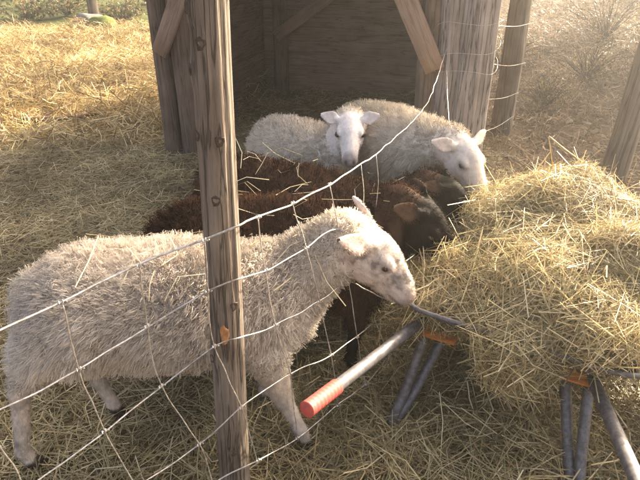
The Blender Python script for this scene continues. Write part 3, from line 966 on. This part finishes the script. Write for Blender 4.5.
    for eb, out in ears:
        te = np.clip((v - eb) @ out, 0.012, 0.14 * hs)
        de = np.linalg.norm(v - eb - te[:, None] * out, axis=1)
        face = np.maximum(face, np.clip((0.036 * hs - de) / 0.006, 0, 1))
    bare = np.maximum(face, lower)
    base = skin_fn(v, hl_, bare, face, lower)
    root = empty('sheep', (float(mid[0]), float(mid[1]), 0))
    tag(root, label, 'sheep', group)
    body = link('body', make_mesh('body', v, q, col=base), M_SKIN, root)
    # eyes
    for k in (-1, 1):
        ec = H(0.089, eye_out * k, 0.0085)
        e = Acc()
        lat = np.linspace(-math.pi / 2, math.pi / 2, 9)
        pts = np.stack([ec + unit(s_ * k + f * 0.25) * eye_r * hs * math.sin(a) for a in lat])
        e.add(*tube_arrays(pts, np.maximum(1e-4, eye_r * hs * np.cos(lat)), 14))
        link('eye', e.mesh('eye'), M_EYE, body)
    # fleece -------------------------------------------------------------
    it = sample_quads(v, q, nwool, r)
    p, nr, b_ = it(v), unit(it(nrm)), it(bare[:, None])[:, 0]
    fc = it(face[:, None])[:, 0]
    bcol = it(base)
    wool = b_ < 0.5
    # clump centres
    ci = sample_quads(v, q, clumps, r)
    cp, cn = ci(v), unit(ci(nrm))
    kd = KDTree(clumps)
    for i, c_ in enumerate(cp): kd.insert(Vector(c_), i)
    kd.balance()
    near = np.array([kd.find(Vector(x))[1] for x in p])
    down = V(0, 0, -1)
    def comb(nn, pp):
        back = -ax
        g = np.clip(1 - nn[:, 2], 0.1, 1.2)[:, None]
        d = nn * 0.75 + down * 0.62 * g + back * 0.22 + 0.35 * np.stack([noise3(pp, 7), noise3(pp + 3.3, 7), noise3(pp + 7.7, 7)], -1)
        return unit(d)
    cdir = comb(cn, cp)
    clen = wlen * r.uniform(0.6, 1.25, clumps) * (0.75 + 0.45 * np.clip(1 - cn[:, 2], 0, 1))
    hd_ = np.linalg.norm(cp - H(0.03, 0, -0.02), axis=1)
    clen = clen * np.clip((hd_ - 0.06) / 0.26, 0.28, 1)
    clen = clen * np.clip((cp[:, 2] - legz * legw) / 0.09, 0.25, 1)
    ctip = cp + cdir * clen[:, None]
    L = np.where(wool, clen[near] * r.uniform(0.6, 1.1, nwool), r.uniform(0.6, 1.3, nwool) * facehair)[:, None]
    own = p + comb(nr, p) * L + r.normal(size=(nwool, 3)) * 0.006 * wool[:, None]
    hairdir = unit(nr * 0.45 + np.where((fc > 0.5)[:, None], f * 0.8, down * 0.8) + r.normal(size=(nwool, 3)) * 0.25)
    tipc = p + (ctip[near] - p) * (L / (clen[near][:, None])) 
    tip = np.where(wool[:, None], own * (1 - gather) + tipc * gather, p + hairdir * L)
    midp = np.where(wool[:, None], p + nr * L * 0.5 + (tip - p) * 0.3 + r.normal(size=(nwool, 3)) * 0.008, p + (tip - p) * 0.55 + nr * L * 0.08)
    d = unit(tip - p)
    sidev = unit(np.cross(d, nr) + r.normal(size=(nwool, 3)) * 0.35)
    wid = np.where(wool, r.uniform(0.7, 1.3, nwool) * wwid, 0.0011 + 0.05 * (facehair - 0.0085))
    rt = p - nr * 0.002
    vv, qq, tt, k = ribbons(rt, midp, tip, wid, sidev, point=True)
    # wind each ribbon so that its front looks outwards
    e1 = sidev; gn = np.cross(e1, d)
    flip = np.sum(gn * nr, -1) < 0
    qq[flip] = qq[flip][:, ::-1]; tt[flip] = tt[flip][:, ::-1]
    gn[flip] *= -1
    cl = wool_col(cp, cn, r, clumps)
    tone = np.where(wool[:, None], cl[near] * r.uniform(0.85, 1.15, (nwool, 1)), bcol * r.uniform(0.85, 1.2, (nwool, 1)))
    me = make_mesh('fleece', vv, qq, tt, smooth=True, col=np.repeat(tone, k, 0))
    sn = unit(nr * 0.75 + gn * 0.5 + r.normal(size=gn.shape) * 0.12)
    me.normals_split_custom_set_from_vertices(np.repeat(sn, k, 0).astype(np.float32))
    link('fleece', me, wmat or M_WOOL, root)
    return root

def std_feet(rump, shoulder, rr, spread=0.105, hz=(0.0, 0.0, 0.0, 0.0), g=0.0):
    ax = shoulder - rump
    a = unit(V(ax[0], ax[1], 0)); s = V(-a[1], a[0], 0)
    out = []
    for k, sg in enumerate((-1, 1)):
        hip = rump - a * 0.03 + s * sg * 0.09 - V(0, 0, 0.12)
        out.append((hip, rump - a * 0.16 + s * sg * spread + V(0, 0, 0.3 - rump[2]), rump - a * (0.09 - hz[k]) + s * sg * spread - V(0, 0, rump[2] - g), True))
        el = shoulder + a * 0.05 + s * sg * 0.08 - V(0, 0, 0.14)
        out.append((el, shoulder + a * (0.07 + hz[k + 2] * 0.5) + s * sg * spread + V(0, 0, 0.24 - shoulder[2]), shoulder + a * (0.06 + hz[k + 2]) + s * sg * spread - V(0, 0, shoulder[2] - g), False))
    return out

def white_skin(mottle, light=V(0.62, 0.56, 0.5), extra=0.0):
    def fn(v, hl, bare, face, lower):
        n = 0.75 * noise3(v, 24)[:, None] + 0.6 * noise3(v, 60)[:, None] + 0.4 * noise3(v, 130)[:, None]
        c = np.tile(light, (len(v), 1))
        grey = V(0.2, 0.17, 0.155)
        top = np.clip((hl[:, 2] + 0.005) / 0.03, 0, 1)[:, None] * np.clip((hl[:, 0] - 0.02) / 0.05, 0, 1)[:, None]
        w = np.clip(n * 1.5 - 0.15 + extra + 0.5 * top, 0, 1) * mottle
        c = c * (1 - w) + grey * w
        nose = np.clip((hl[:, 0] - 0.195) / 0.02, 0, 1)[:, None] * face[:, None]
        c = c * (1 - nose * 0.75) + V(0.3, 0.235, 0.215) * nose * 0.75
        er = np.clip((np.abs(hl[:, 1]) - 0.068) / 0.015, 0, 1)[:, None] * face[:, None]
        c = c * (1 - 0.35 * er) + V(0.68, 0.52, 0.46) * 0.35 * er
        # nostrils and the mouth slit
        ns = np.exp(-(((hl[:, 0] - 0.232) / 0.012) ** 2 + ((np.abs(hl[:, 1]) - 0.017) / 0.007) ** 2 + ((hl[:, 2] + 0.026) / 0.012) ** 2))[:, None] * face[:, None]
        c = c * (1 - ns) + V(0.05, 0.03, 0.03) * ns
        mo = (np.exp(-((hl[:, 2] + 0.056 - 0.02 * (hl[:, 0] - 0.2)) / 0.005) ** 2) * (hl[:, 0] > 0.165))[:, None] * face[:, None]
        c = c * (1 - mo * 0.7) + V(0.09, 0.06, 0.055) * mo * 0.7
        # skin round the eyes
        ey = np.exp(-(((hl[:, 0] - 0.09) / 0.022) ** 2 + ((np.abs(hl[:, 1]) - 0.05) / 0.02) ** 2 + ((hl[:, 2] - 0.006) / 0.014) ** 2))[:, None] * face[:, None]
        c = c * (1 - ey * 0.85) + V(0.2, 0.125, 0.105) * ey * 0.85
        lg = lower[:, None]
        c = c * (1 - lg) + (V(0.58, 0.5, 0.43) * (1 + 0.35 * n)) * lg
        wl = (1 - bare)[:, None]
        c = c * (1 - wl) + V(0.78, 0.71, 0.62) * wl
        hf = np.clip((0.062 + 0.008 * n[:, 0] - v[:, 2]) / 0.008, 0, 1)[:, None]
        return c * (1 - hf) + V(0.06, 0.045, 0.036) * hf
    return fn

def brown_skin(v, hl, bare, face, lower):
    n = noise3(v, 25)[:, None]
    c = V(0.009, 0.0065, 0.005) * (1 + 0.9 * n)
    er = np.clip((np.abs(hl[:, 1]) - 0.066) / 0.012, 0, 1)[:, None] * face[:, None]
    c = c * (1 - er) + V(0.075, 0.045, 0.03) * er
    wl = (1 - bare)[:, None]
    return c * (1 - wl) + V(0.05, 0.026, 0.016) * wl

def white_wool(light, dark, dirt=0.3):
    def fn(cp, cn, r, n):
        t = np.clip(0.5 + 0.5 * noise3(cp, 6) + r.normal(size=n) * 0.22, 0, 1)[:, None]
        c = light * t + dark * (1 - t)
        d = np.clip(noise3(cp + 4.4, 3.2) * 1.3 - 0.25, 0, dirt)[:, None]       # matted dirty patches
        return c * (1 - d) + V(0.33, 0.25, 0.17) * d
    return fn

def brown_wool(cp, cn, r, n):
    t = np.clip(0.35 + 0.55 * noise3(cp, 8) + r.normal(size=n) * 0.25, 0, 1)[:, None]
    return V(0.04, 0.023, 0.016) * (1 - t) + V(0.115, 0.06, 0.036) * t

# the white ewe in front, her head through the wire
ra_, sa_ = P(102, 306, 1.46), P(254, 297, 1.53)
axA = unit(sa_ - ra_); sdA = V(-axA[1], axA[0], 0); axA = unit(V(axA[0], axA[1], 0))
hn, fn_ = G(32, 466, 0.025), G(304, 444, 0.025)
feetA = [
    (P(52, 345, 1.36), P(20, 392, 1.34), hn, True),
    (ra_ + sdA * 0.1 - V(0, 0, 0.12), ra_ - axA * 0.13 + sdA * 0.11 + V(0, 0, 0.3 - ra_[2]), V(*(ra_ - axA * 0.06 + sdA * 0.11)[:2], 0), True),
    (P(264, 350, 1.43), P(283, 397, 1.43), fn_, False),
    (sa_ + sdA * 0.08 - V(0, 0, 0.13), sa_ + axA * 0.05 + sdA * 0.1 + V(0, 0, 0.25 - sa_[2]), V(*(sa_ + axA * 0.03 + sdA * 0.1)[:2], 0), False),
]
sheep('shaggy white ewe in front with grey-mottled face, standing behind the fence post', None, ra_, sa_, 0.182, 0.158, P(364, 240, 1.555), P(410, 286, 1.525), feetA,
      white_wool(V(0.93, 0.85, 0.745), V(0.76, 0.67, 0.565), 0.16), white_skin(0.9, light=V(0.66, 0.58, 0.52), extra=0.12), 150000, 0.042, h=0.006, hs=1.09, seed=1, neck_r=(0.125, 0.085), chest=0.25, clumps=6500, ear_back=1.0, ear_lift=-0.1, ear_len=1.1, gather=0.7, wwid=0.0021, legw=1.02)

# two brown sheep side by side behind her
rD, sD = P(228, 250, 1.93), P(340, 250, 1.93)
sheep('nearer of two dark brown sheep, standing right behind the white ewe', 'brown sheep', rD - V(0.07, 0, 0), sD, 0.19, 0.17, P(416, 209, 1.93), P(456, 263, 1.86), std_feet(rD - V(0.07, 0, 0), sD, 0.19),
      brown_wool, brown_skin, 46000, 0.05, h=0.0075, hs=1.24, seed=2, wmat=M_DARKWOOL, clumps=2600, ear_back=1.0, ear_lift=-0.3, ear_len=0.85, facehair=0.017)
rE, sE = P(256, 198, 2.42), P(372, 224, 2.34)
sheep('farther of two dark brown sheep, its back strewn with straw', 'brown sheep', rE - V(0.03, 0, 0), sE, 0.183, 0.155, P(440, 186, 2.27), P(476, 220, 2.2), std_feet(rE - V(0.03, 0, 0), sE, 0.185),
      brown_wool, brown_skin, 36000, 0.05, h=0.0085, hs=1.1, seed=3, wmat=M_DARKWOOL, clumps=2200, ear_back=1.0, ear_lift=-0.3, ear_len=0.85, facehair=0.017)

# white sheep looking at the camera
rB, sB = P(281, 146, 3.32), P(328, 160, 2.99)
sheep('white sheep with a bare white face looking straight at the camera', 'white sheep at the back', rB, sB, 0.165, 0.15, P(350, 123, 2.86), P(350, 150, 2.67), std_feet(rB, sB, 0.165),
      white_wool(V(0.88, 0.8, 0.69), V(0.68, 0.6, 0.49), 0.2), white_skin(0.12, light=V(0.8, 0.74, 0.7)), 50000, 0.042, h=0.0055, hs=1.14, seed=4, eye_out=0.0535, eye_r=0.0155, clumps=1700, ear_back=0.1, ear_lift=0.3, neck_r=(0.125, 0.085), ear_len=0.72, gather=0.8)
# white sheep feeding at the far side of the hay
rC, sC = P(366, 140, 3.22), P(412, 152, 2.82)
sheep('cream white sheep at the back with its head lowered into the hay', 'white sheep at the back', rC, sC, 0.2, 0.175, P(460, 146, 2.5), P(481, 184, 2.36), std_feet(rC, sC, 0.2),
      white_wool(V(0.82, 0.74, 0.62), V(0.62, 0.54, 0.43), 0.25), white_skin(0.25, light=V(0.76, 0.68, 0.6)), 56000, 0.048, h=0.006, hs=1.15, seed=5, clumps=1900, gather=0.8, ear_len=0.85, ear_back=0.45, ear_lift=0.0, neck_r=(0.15, 0.085))

# ------------------------------------------------------------------ hay heap
hay = [
    ('el', V(1.0, 1.93, 0.49), (0.38, 0.52, 0.2), I3, 0.07),
    ('el', V(0.75, 2.0, 0.52), (0.15, 0.3, 0.17), I3, 0.06),
    ('el', V(0.79, 1.62, 0.55), (0.19, 0.18, 0.15), I3, 0.05),
    ('el', V(1.35, 1.7, 0.44), (0.42, 0.45, 0.13), I3, 0.06),
    ('el', V(1.0, 2.04, 0.6), (0.2, 0.24, 0.15), I3, 0.07),
    ('el', V(0.93, 1.88, 0.57), (0.2, 0.28, 0.13), I3, 0.05),
    ('el', V(1.08, 1.62, 0.57), (0.27, 0.18, 0.14), I3, 0.05),
    ('el', V(0.6, 1.72, 0.51), (0.12, 0.11, 0.05), I3, 0.04),
    ('el', V(0.49, 1.72, 0.44), (0.15, 0.12, 0.055), I3, 0.04),
    ('el', V(0.66, 1.45, 0.46), (0.09, 0.08, 0.085), I3, 0.03),
    ('el', V(0.62, 1.53, 0.49), (0.09, 0.08, 0.05), I3, 0.03),
    ('el', V(0.9, 1.38, 0.57), (0.12, 0.08, 0.05), I3, 0.03),
    ('el', V(1.05, 2.35, 0.12), (0.6, 0.45, 0.2), I3, 0.1),
]
D, lo = build_sdf(hay, 0.02, 0.12)
idx = np.stack(np.meshgrid(*[np.arange(k) for k in D.shape], indexing='ij'), -1) * 0.02 + lo
D = D + 0.045 * noise3(idx, 5.0) + 0.028 * noise3(idx, 12.0)
hv, hq = surface_nets(D, lo, 0.02)
hn_ = vnormals(hv, hq)
r = np.random.default_rng(55)
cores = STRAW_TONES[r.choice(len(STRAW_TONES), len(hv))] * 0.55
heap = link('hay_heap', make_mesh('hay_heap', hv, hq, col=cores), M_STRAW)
tag(heap, 'big heap of loose golden hay piled on the wheelbarrow', 'hay', kind='stuff')
nh = 80000
it = sample_quads(hv, hq, nh, r)
p, nr = it(hv), unit(it(hn_))
p = p + nr * (r.random((nh, 1)) ** 1.5 * 0.055 - 0.01)
big = noise3(p, 4.0)
p = p + nr * (0.03 * np.clip(big, 0, 1))[:, None]
v1 = straw_mesh('hay', p, nr, r.uniform(0.06, 0.26, nh), r.uniform(0.55, 1.3, nh) * 0.0027, STRAW_TONES, 0.22, 0.16, 56)
nh2 = 1500
it = sample_quads(hv, hq, nh2, r)
p, nr = it(hv), unit(it(hn_))
v2 = straw_mesh('hay', p + nr * 0.04, nr, r.uniform(0.15, 0.34, nh2), r.uniform(0.8, 1.4, nh2) * 0.0032, STRAW_TONES, 0.6, 0.2, 57)
V_, Q_, C_, o_ = [], [], [], 0
for v, q, c in (v1, v2):
    V_.append(v); Q_.append(q + o_); C_.append(c); o_ += len(v)
st = link('stalks', make_mesh('stalks', np.vstack(V_), np.vstack(Q_), smooth=False, col=np.vstack(C_)), M_STRAW, heap)
tag(st, kind='stuff')
# the one long bent stalk that stands up from the top
bs = np.stack([P(553, 168, 2.2), P(549, 136, 2.22), P(566, 150, 2.2), P(591, 168, 2.18)])
me = make_mesh('bent_stalk', *tube_arrays(catmull(bs[1:], 5), 0.0026, 5), col=None)
M_STALK = plain_mat('straw_stalk', (0.62, 0.47, 0.22), 0.5, noise=0.3, nscale=30)
o = link('bent_stalk', make_mesh('bent_stalk', *tube_arrays(np.vstack([bs[:1], bs[1:2] + V(0, 0, -0.004), catmull(bs[1:], 5)]), 0.0026, 5)), M_STALK, heap)

# straws lying on the brown backs and in the mouth of the sheep that looks up
r = np.random.default_rng(77)
pp, nn = [], []
for (a, b, rad) in ((rE, sE, 0.23), (rD, sD, 0.235), (ra_, sa_, 0.215)):
    for _ in range(22 if a is not ra_ else 14):
        t = r.uniform(-0.1, 1.5); ang = r.uniform(-0.9, 0.5)
        ax = unit(b - a); sd = unit(np.cross(V(0, 0, 1), ax))
        nvec = V(0, 0, 1) * math.cos(ang) - sd * -math.sin(ang)
        pp.append(a + (b - a) * t + nvec * (rad + 0.01 - 0.06 * max(0, t - 1))); nn.append(nvec)
pp, nn = np.array(pp), np.array(nn)
m1 = straw_mesh('s', pp, nn, r.uniform(0.06, 0.2, len(pp)), np.full(len(pp), 0.0032), STRAW_TONES[[1, 6, 6, 0]], 0.25, 0.2, 78)
mp_ = np.tile(P(354, 166, 2.64), (9, 1)) + r.normal(size=(9, 3)) * 0.006
m2 = straw_mesh('s', mp_, np.tile(V(0, -1, 0.2), (9, 1)), r.uniform(0.04, 0.09, 9), np.full(9, 0.003), STRAW_TONES[[3, 4, 2]], 0.2, 0.2, 79)
stuff_obj('straw_wisps', [m1, m2], M_STRAW, 'wisps of straw caught in the fleeces and in the mouth of the white-faced sheep', 'straw')

# ------------------------------------------------------------------ trees, bushes, rock
LEAF_TONES = np.array([(0.07, 0.1, 0.025), (0.1, 0.12, 0.03), (0.05, 0.075, 0.02), (0.14, 0.13, 0.04), (0.16, 0.11, 0.04)])
def leaves(pts, size, tones, seed):
    r = np.random.default_rng(seed)
    n = len(pts)
    a = unit(r.normal(size=(n, 3))); b = unit(np.cross(a, r.normal(size=(n, 3))))
    s = r.uniform(0.6, 1.3, (n, 1)) * size
    v = np.stack([pts - a * s, pts + b * s * 0.45, pts + a * s, pts - b * s * 0.45], 1).reshape(-1, 3)
    q = np.arange(n)[:, None] * 4 + np.array([[0, 1, 2, 3]])
    c = tones[r.choice(len(tones), n)] * r.uniform(0.7, 1.3, (n, 1))
    return v, q, np.repeat(c, 4, 0)

def tree(name, label, base, top, r0, r1, crown, nleaf, size, seed, nlimb=9, group=None, tones=LEAF_TONES, limb_from=0.45):
    """crown: list of (centre, radii) clumps in the world."""
    r = np.random.default_rng(seed)
    base, top = np.asarray(base, float), np.asarray(top, float)
    root = empty(name, (float(base[0]), float(base[1]), float(base[2])))
    tag(root, label, 'tree', group)
    log('trunk', base - V(0, 0, 0.15), top, r0, r1, M_BARK, root, sides=20, lump=0.1, groove=0.12, seed=seed)
    tips = []
    for c, rad in crown:
        t = r.uniform(limb_from, 0.95)
        s = base + (top - base) * t
        c = np.asarray(c, float)
        m = (s + c) / 2 + V(0, 0, 0.2)
        pts = catmull([s, m, c], 5)
        tube('limb', pts, np.linspace(r0 * 0.4, r0 * 0.1, len(pts)), M_BARK, root, 7)
    per = nleaf // len(crown)
    pts = []
    for c, rad in crown:
        u = unit(r.normal(size=(per, 3))) * (r.random((per, 1)) ** 0.45)
        q_ = np.asarray(c) + u * np.asarray(rad)
        keep = noise3(q_, 2.2) + 0.5 * noise3(q_, 5) > -0.25
        pts.append(q_[keep])
    pts = np.vstack(pts)
    v, q, c = leaves(pts, size, tones, seed + 1)
    link('crown', make_mesh('crown', v, q, smooth=False, col=c), M_LEAF, root)
    return root

def cl(cx, cy, cz, rx, ry, rz, k, seed):
    r = np.random.default_rng(seed)
    return [(V(cx + r.uniform(-1, 1) * rx, cy + r.uniform(-1, 1) * ry, cz + r.uniform(-1, 1) * rz), V(1, 1, 0.8) * r.uniform(0.45, 0.8) * max(rx, ry) * 0.75) for _ in range(k)]

b1 = G(501, 134); b1[2] = float(gz(b1[0], b1[1]))
t1 = P(530, -60, b1[1] + 0.1)
d1 = unit(t1 - b1)
tree('tree', 'slim dark leaning tree right beside the thick grey log', b1, b1 + d1 * 4.2, 0.1, 0.06, cl(b1[0] + 0.6, b1[1] + 0.3, 4.4, 0.9, 0.9, 0.8, 7, 5), 5000, 0.06, 5)
b2 = V(2.22, 3.95, float(gz(2.22, 3.95)))
tree('tree', 'tree trunk at the right edge of the picture beyond the hay', b2, b2 + V(0.35, 0.25, 4.6), 0.1, 0.06, cl(3.0, 4.6, 4.9, 0.8, 0.8, 0.6, 6, 6), 4000, 0.06, 6)
# unseen tree added on the sunny side to shade the middle of the pen
b3 = V(5.0, 6.6, float(gz(5.0, 6.6)))
tree('tree', 'leafy tree added out of view on the right to shade the pen', b3, b3 + V(-0.1, 0.1, 4.4), 0.14, 0.07, cl(4.75, 6.9, 4.15, 0.42, 0.42, 0.8, 22, 8), 16000, 0.06, 8)
for k, (x, y, hh, lab) in enumerate(((7.6, 9.4, 2.7, 'leafy tree added farther up the bank, off to the right, for shade'), (6.6, 11.6, 3.8, 'shade tree added at the top of the bank in the upper right'), (9.3, 12.2, 4.6, 'farthest shade tree added on the bank to the right'))):  # trees added beyond the view to put the bank in shade
    b = V(x, y, float(gz(x, y)))
    tree('tree', lab, b, b + V(0.1, 0, hh + 0.4), 0.12, 0.06, cl(x, y, hh, 1.5, 1.5, 0.9, 14, 330 + k), 9000, 0.085, 340 + k, group='added shade trees on the bank')
for k, (x, y, hh) in enumerate(((1.0, 11.4, 3.6), (2.6, 13.2, 4.4), (0.2, 14.5, 4.6))):  # hidden trees added to throw dappled shade over the clearing
    b = V(x, y, float(gz(x, y)))
    tree('tree', ['shade tree added right behind the shelter, nearest of three', 'shade tree added behind the right corner of the shelter', 'farthest of three shade trees added behind the shelter'][k], b, b + V(0.1, 0, hh + 0.6), 0.11, 0.05, cl(x, y, hh, 1.3, 1.3, 0.9, 7, 300 + k), 2600, 0.11, 310 + k, group='trees behind the shelter')
# wood's edge at the back of the clearing
k = 0
for (px, Y, rr_, hh) in ((28, 15.5, 0.07, 5.0), (88, 13.2, 0.11, 6.0), (150, 14.5, 0.06, 5.0), (46, 17.0, 0.09, 6), (128, 17.5, 0.1, 6.5), (4, 16.5, 0.08, 6)):
    x = (px - 320) / FPX * (Y * CP + 0.8 * SP)
    b = V(x, Y, float(gz(x, Y)))
    lab = ['slender trunk at the top left corner of the clearing', 'stout brown trunk beside the mossy boulder at the top left', 'thin trunk just left of the shelter at the far edge', 'distant trunk between the corner and the mossy boulder', 'distant trunk behind the mossy boulder', 'distant trunk at the far left edge of the picture'][k]
    tree('tree', lab, b, b + V(0.2, 0.1, hh), rr_, rr_ * 0.5, cl(x, Y, hh + 0.6, 1.5, 1.5, 1.0, 6, 40 + k), 1800, 0.16, 60 + k, group='trees at the edge of the clearing')
    k += 1

def bush(name, label, c, rad, n, size, tones, seed, group=None):
    r = np.random.default_rng(seed)
    c = np.asarray(c, float)
    root = empty(name, (float(c[0]), float(c[1]), float(c[2])))
    tag(root, label, 'bush', group)
    ac = Acc(); pts = []
    for _ in range(n // 22):
        d = unit(V(r.normal(), r.normal(), abs(r.normal()) + 0.5)) * np.asarray(rad) * r.uniform(0.6, 1.15)
        pl = catmull([c + d * 0.02, c + d * 0.5 + V(0, 0, 0.08) + r.normal(size=3) * 0.04, c + d], 4)
        ac.add(*tube_arrays(pl, np.linspace(0.007, 0.002, len(pl)), 4))
        for _ in range(22):
            pts.append(c + d * r.uniform(0.35, 1.05) + r.normal(size=3) * 0.06)
    link('twigs', ac.mesh('twigs'), M_BARK, root)
    v, q, cc = leaves(np.array(pts), size, tones, seed)
    link('foliage', make_mesh('foliage', v, q, smooth=False, col=cc), M_LEAF, root)
    return root
DRY = np.array([(0.26, 0.18, 0.1), (0.2, 0.13, 0.07), (0.34, 0.26, 0.15), (0.15, 0.14, 0.06), (0.12, 0.14, 0.05)])
k = 0
for (x, y, s, lab) in ((3.2, 6.8, 0.7, 'dry brown bush on the bank near the leaning tree'), (4.3, 6.2, 0.7, 'dry bush on the bank toward the top right corner'), (2.6, 8.2, 0.8, 'twiggy bush between the log and the bank, far back'), (4.2, 8.6, 1.0, 'loose brown bush highest on the bank'), (2.45, 6.0, 0.45, 'low dry bush right of the leaning tree'), (3.5, 5.4, 0.5, 'low twiggy bush close behind the right end of the hay'), (5.2, 7.4, 0.8, 'dry bush at the right edge of the bank')):
    bush('bush', lab, V(x, y, float(gz(x, y))), V(s, s, s * 0.8), 1100, 0.016, DRY, 200 + k, 'bushes on the bank'); k += 1
for (px, Y, s, lab) in ((20, 13.8, 0.8, 'low green bush at the top left corner'), (60, 14.2, 0.9, 'green bush left of the mossy boulder'), (122, 13.6, 0.7, 'low grey-green bush right of the mossy boulder'), (145, 15.5, 0.9, 'bush beside the shelter at the far edge')):
    x = (px - 320) / FPX * (Y * CP + 0.8 * SP)
    bush('bush', lab, V(x, Y, float(gz(x, Y))), V(s * 1.2, s, s * 0.7), 800, 0.045, np.vstack([LEAF_TONES, DRY[:2]]), 220 + k, 'bushes at the edge of the clearing'); k += 1

def boulder(label, c, rad, seed, moss):
    D, lo = build_sdf([('el', np.asarray(c, float), rad, I3, 0.05), ('el', np.asarray(c, float) + V(rad[0] * 0.4, 0, -rad[2] * 0.2), tuple(x * 0.7 for x in rad), I3, 0.1)], 0.035, 0.15)
    X = np.stack(np.meshgrid(*[np.arange(k) for k in D.shape], indexing='ij'), -1) * 0.035 + lo
    D = D + 0.07 * noise3(X, 3.0) + 0.02 * noise3(X, 9)
    v, q = surface_nets(D, lo, 0.035)
    o = link('boulder', make_mesh('boulder', v, q), M_MOSS if moss else M_ROCK)
    tag(o, label, 'boulder')
def on_clear(px, Y, dz=0.05):
    x = (px - 320) / FPX * (Y * CP + 0.8 * SP)
    return V(x, Y, float(gz(x, Y)) + dz)
boulder('boulder covered in bright green moss at the edge of the clearing', on_clear(97, 12.6), (0.32, 0.28, 0.25), 1, True)
boulder('grey boulder just left of the mossy one', on_clear(82, 12.9), (0.35, 0.3, 0.22), 2, False)
# a bleached plank half buried in the straw at the left
fb = empty('fallen_branch', (-3.0, 5.6, 0))
tag(fb, 'pale fallen branch lying in the straw at the edge of the shade', 'branch')
pts = catmull([G(-5, 122, 0.03), G(40, 119, 0.05), G(75, 117, 0.04), G(97, 112, 0.06)], 8)
tube('stem', pts, np.linspace(0.035, 0.018, len(pts)), M_PALEWOOD, fb, 9)
tube('twig', catmull([G(40, 119, 0.05), G(52, 112, 0.1), G(60, 108, 0.12)], 5), np.linspace(0.016, 0.006, 11), M_PALEWOOD, fb, 7)

# ------------------------------------------------------------------ haze volume added to stand in for the lens glare
import os
if True:
    x0, x1, y0, y1, z0, z1 = -95, 95, -45, 165, -1.3, 9.0
    hv_ = np.array([(x, y, z) for x in (x0, x1) for y in (y0, y1) for z in (z0, z1)], float)
    hz_me = make_mesh('haze', hv_, [(0, 1, 3, 2), (4, 6, 7, 5), (0, 4, 5, 1), (2, 3, 7, 6), (0, 2, 6, 4), (1, 5, 7, 3)], smooth=False)
    m, nt, out = new_mat('haze')
    pv = N(nt, 'VolumePrincipled')
    pv.inputs['Color'].default_value = (0.95, 0.93, 0.9, 1)
    pv.inputs['Density'].default_value = 0.0105
    pv.inputs['Anisotropy'].default_value = 0.72
    nt.links.new(pv.outputs[0], out.inputs['Volume'])
    hz = link('haze', hz_me, m)
    tag(hz, 'thin dusty haze in the low sunlight', 'haze', kind='stuff')
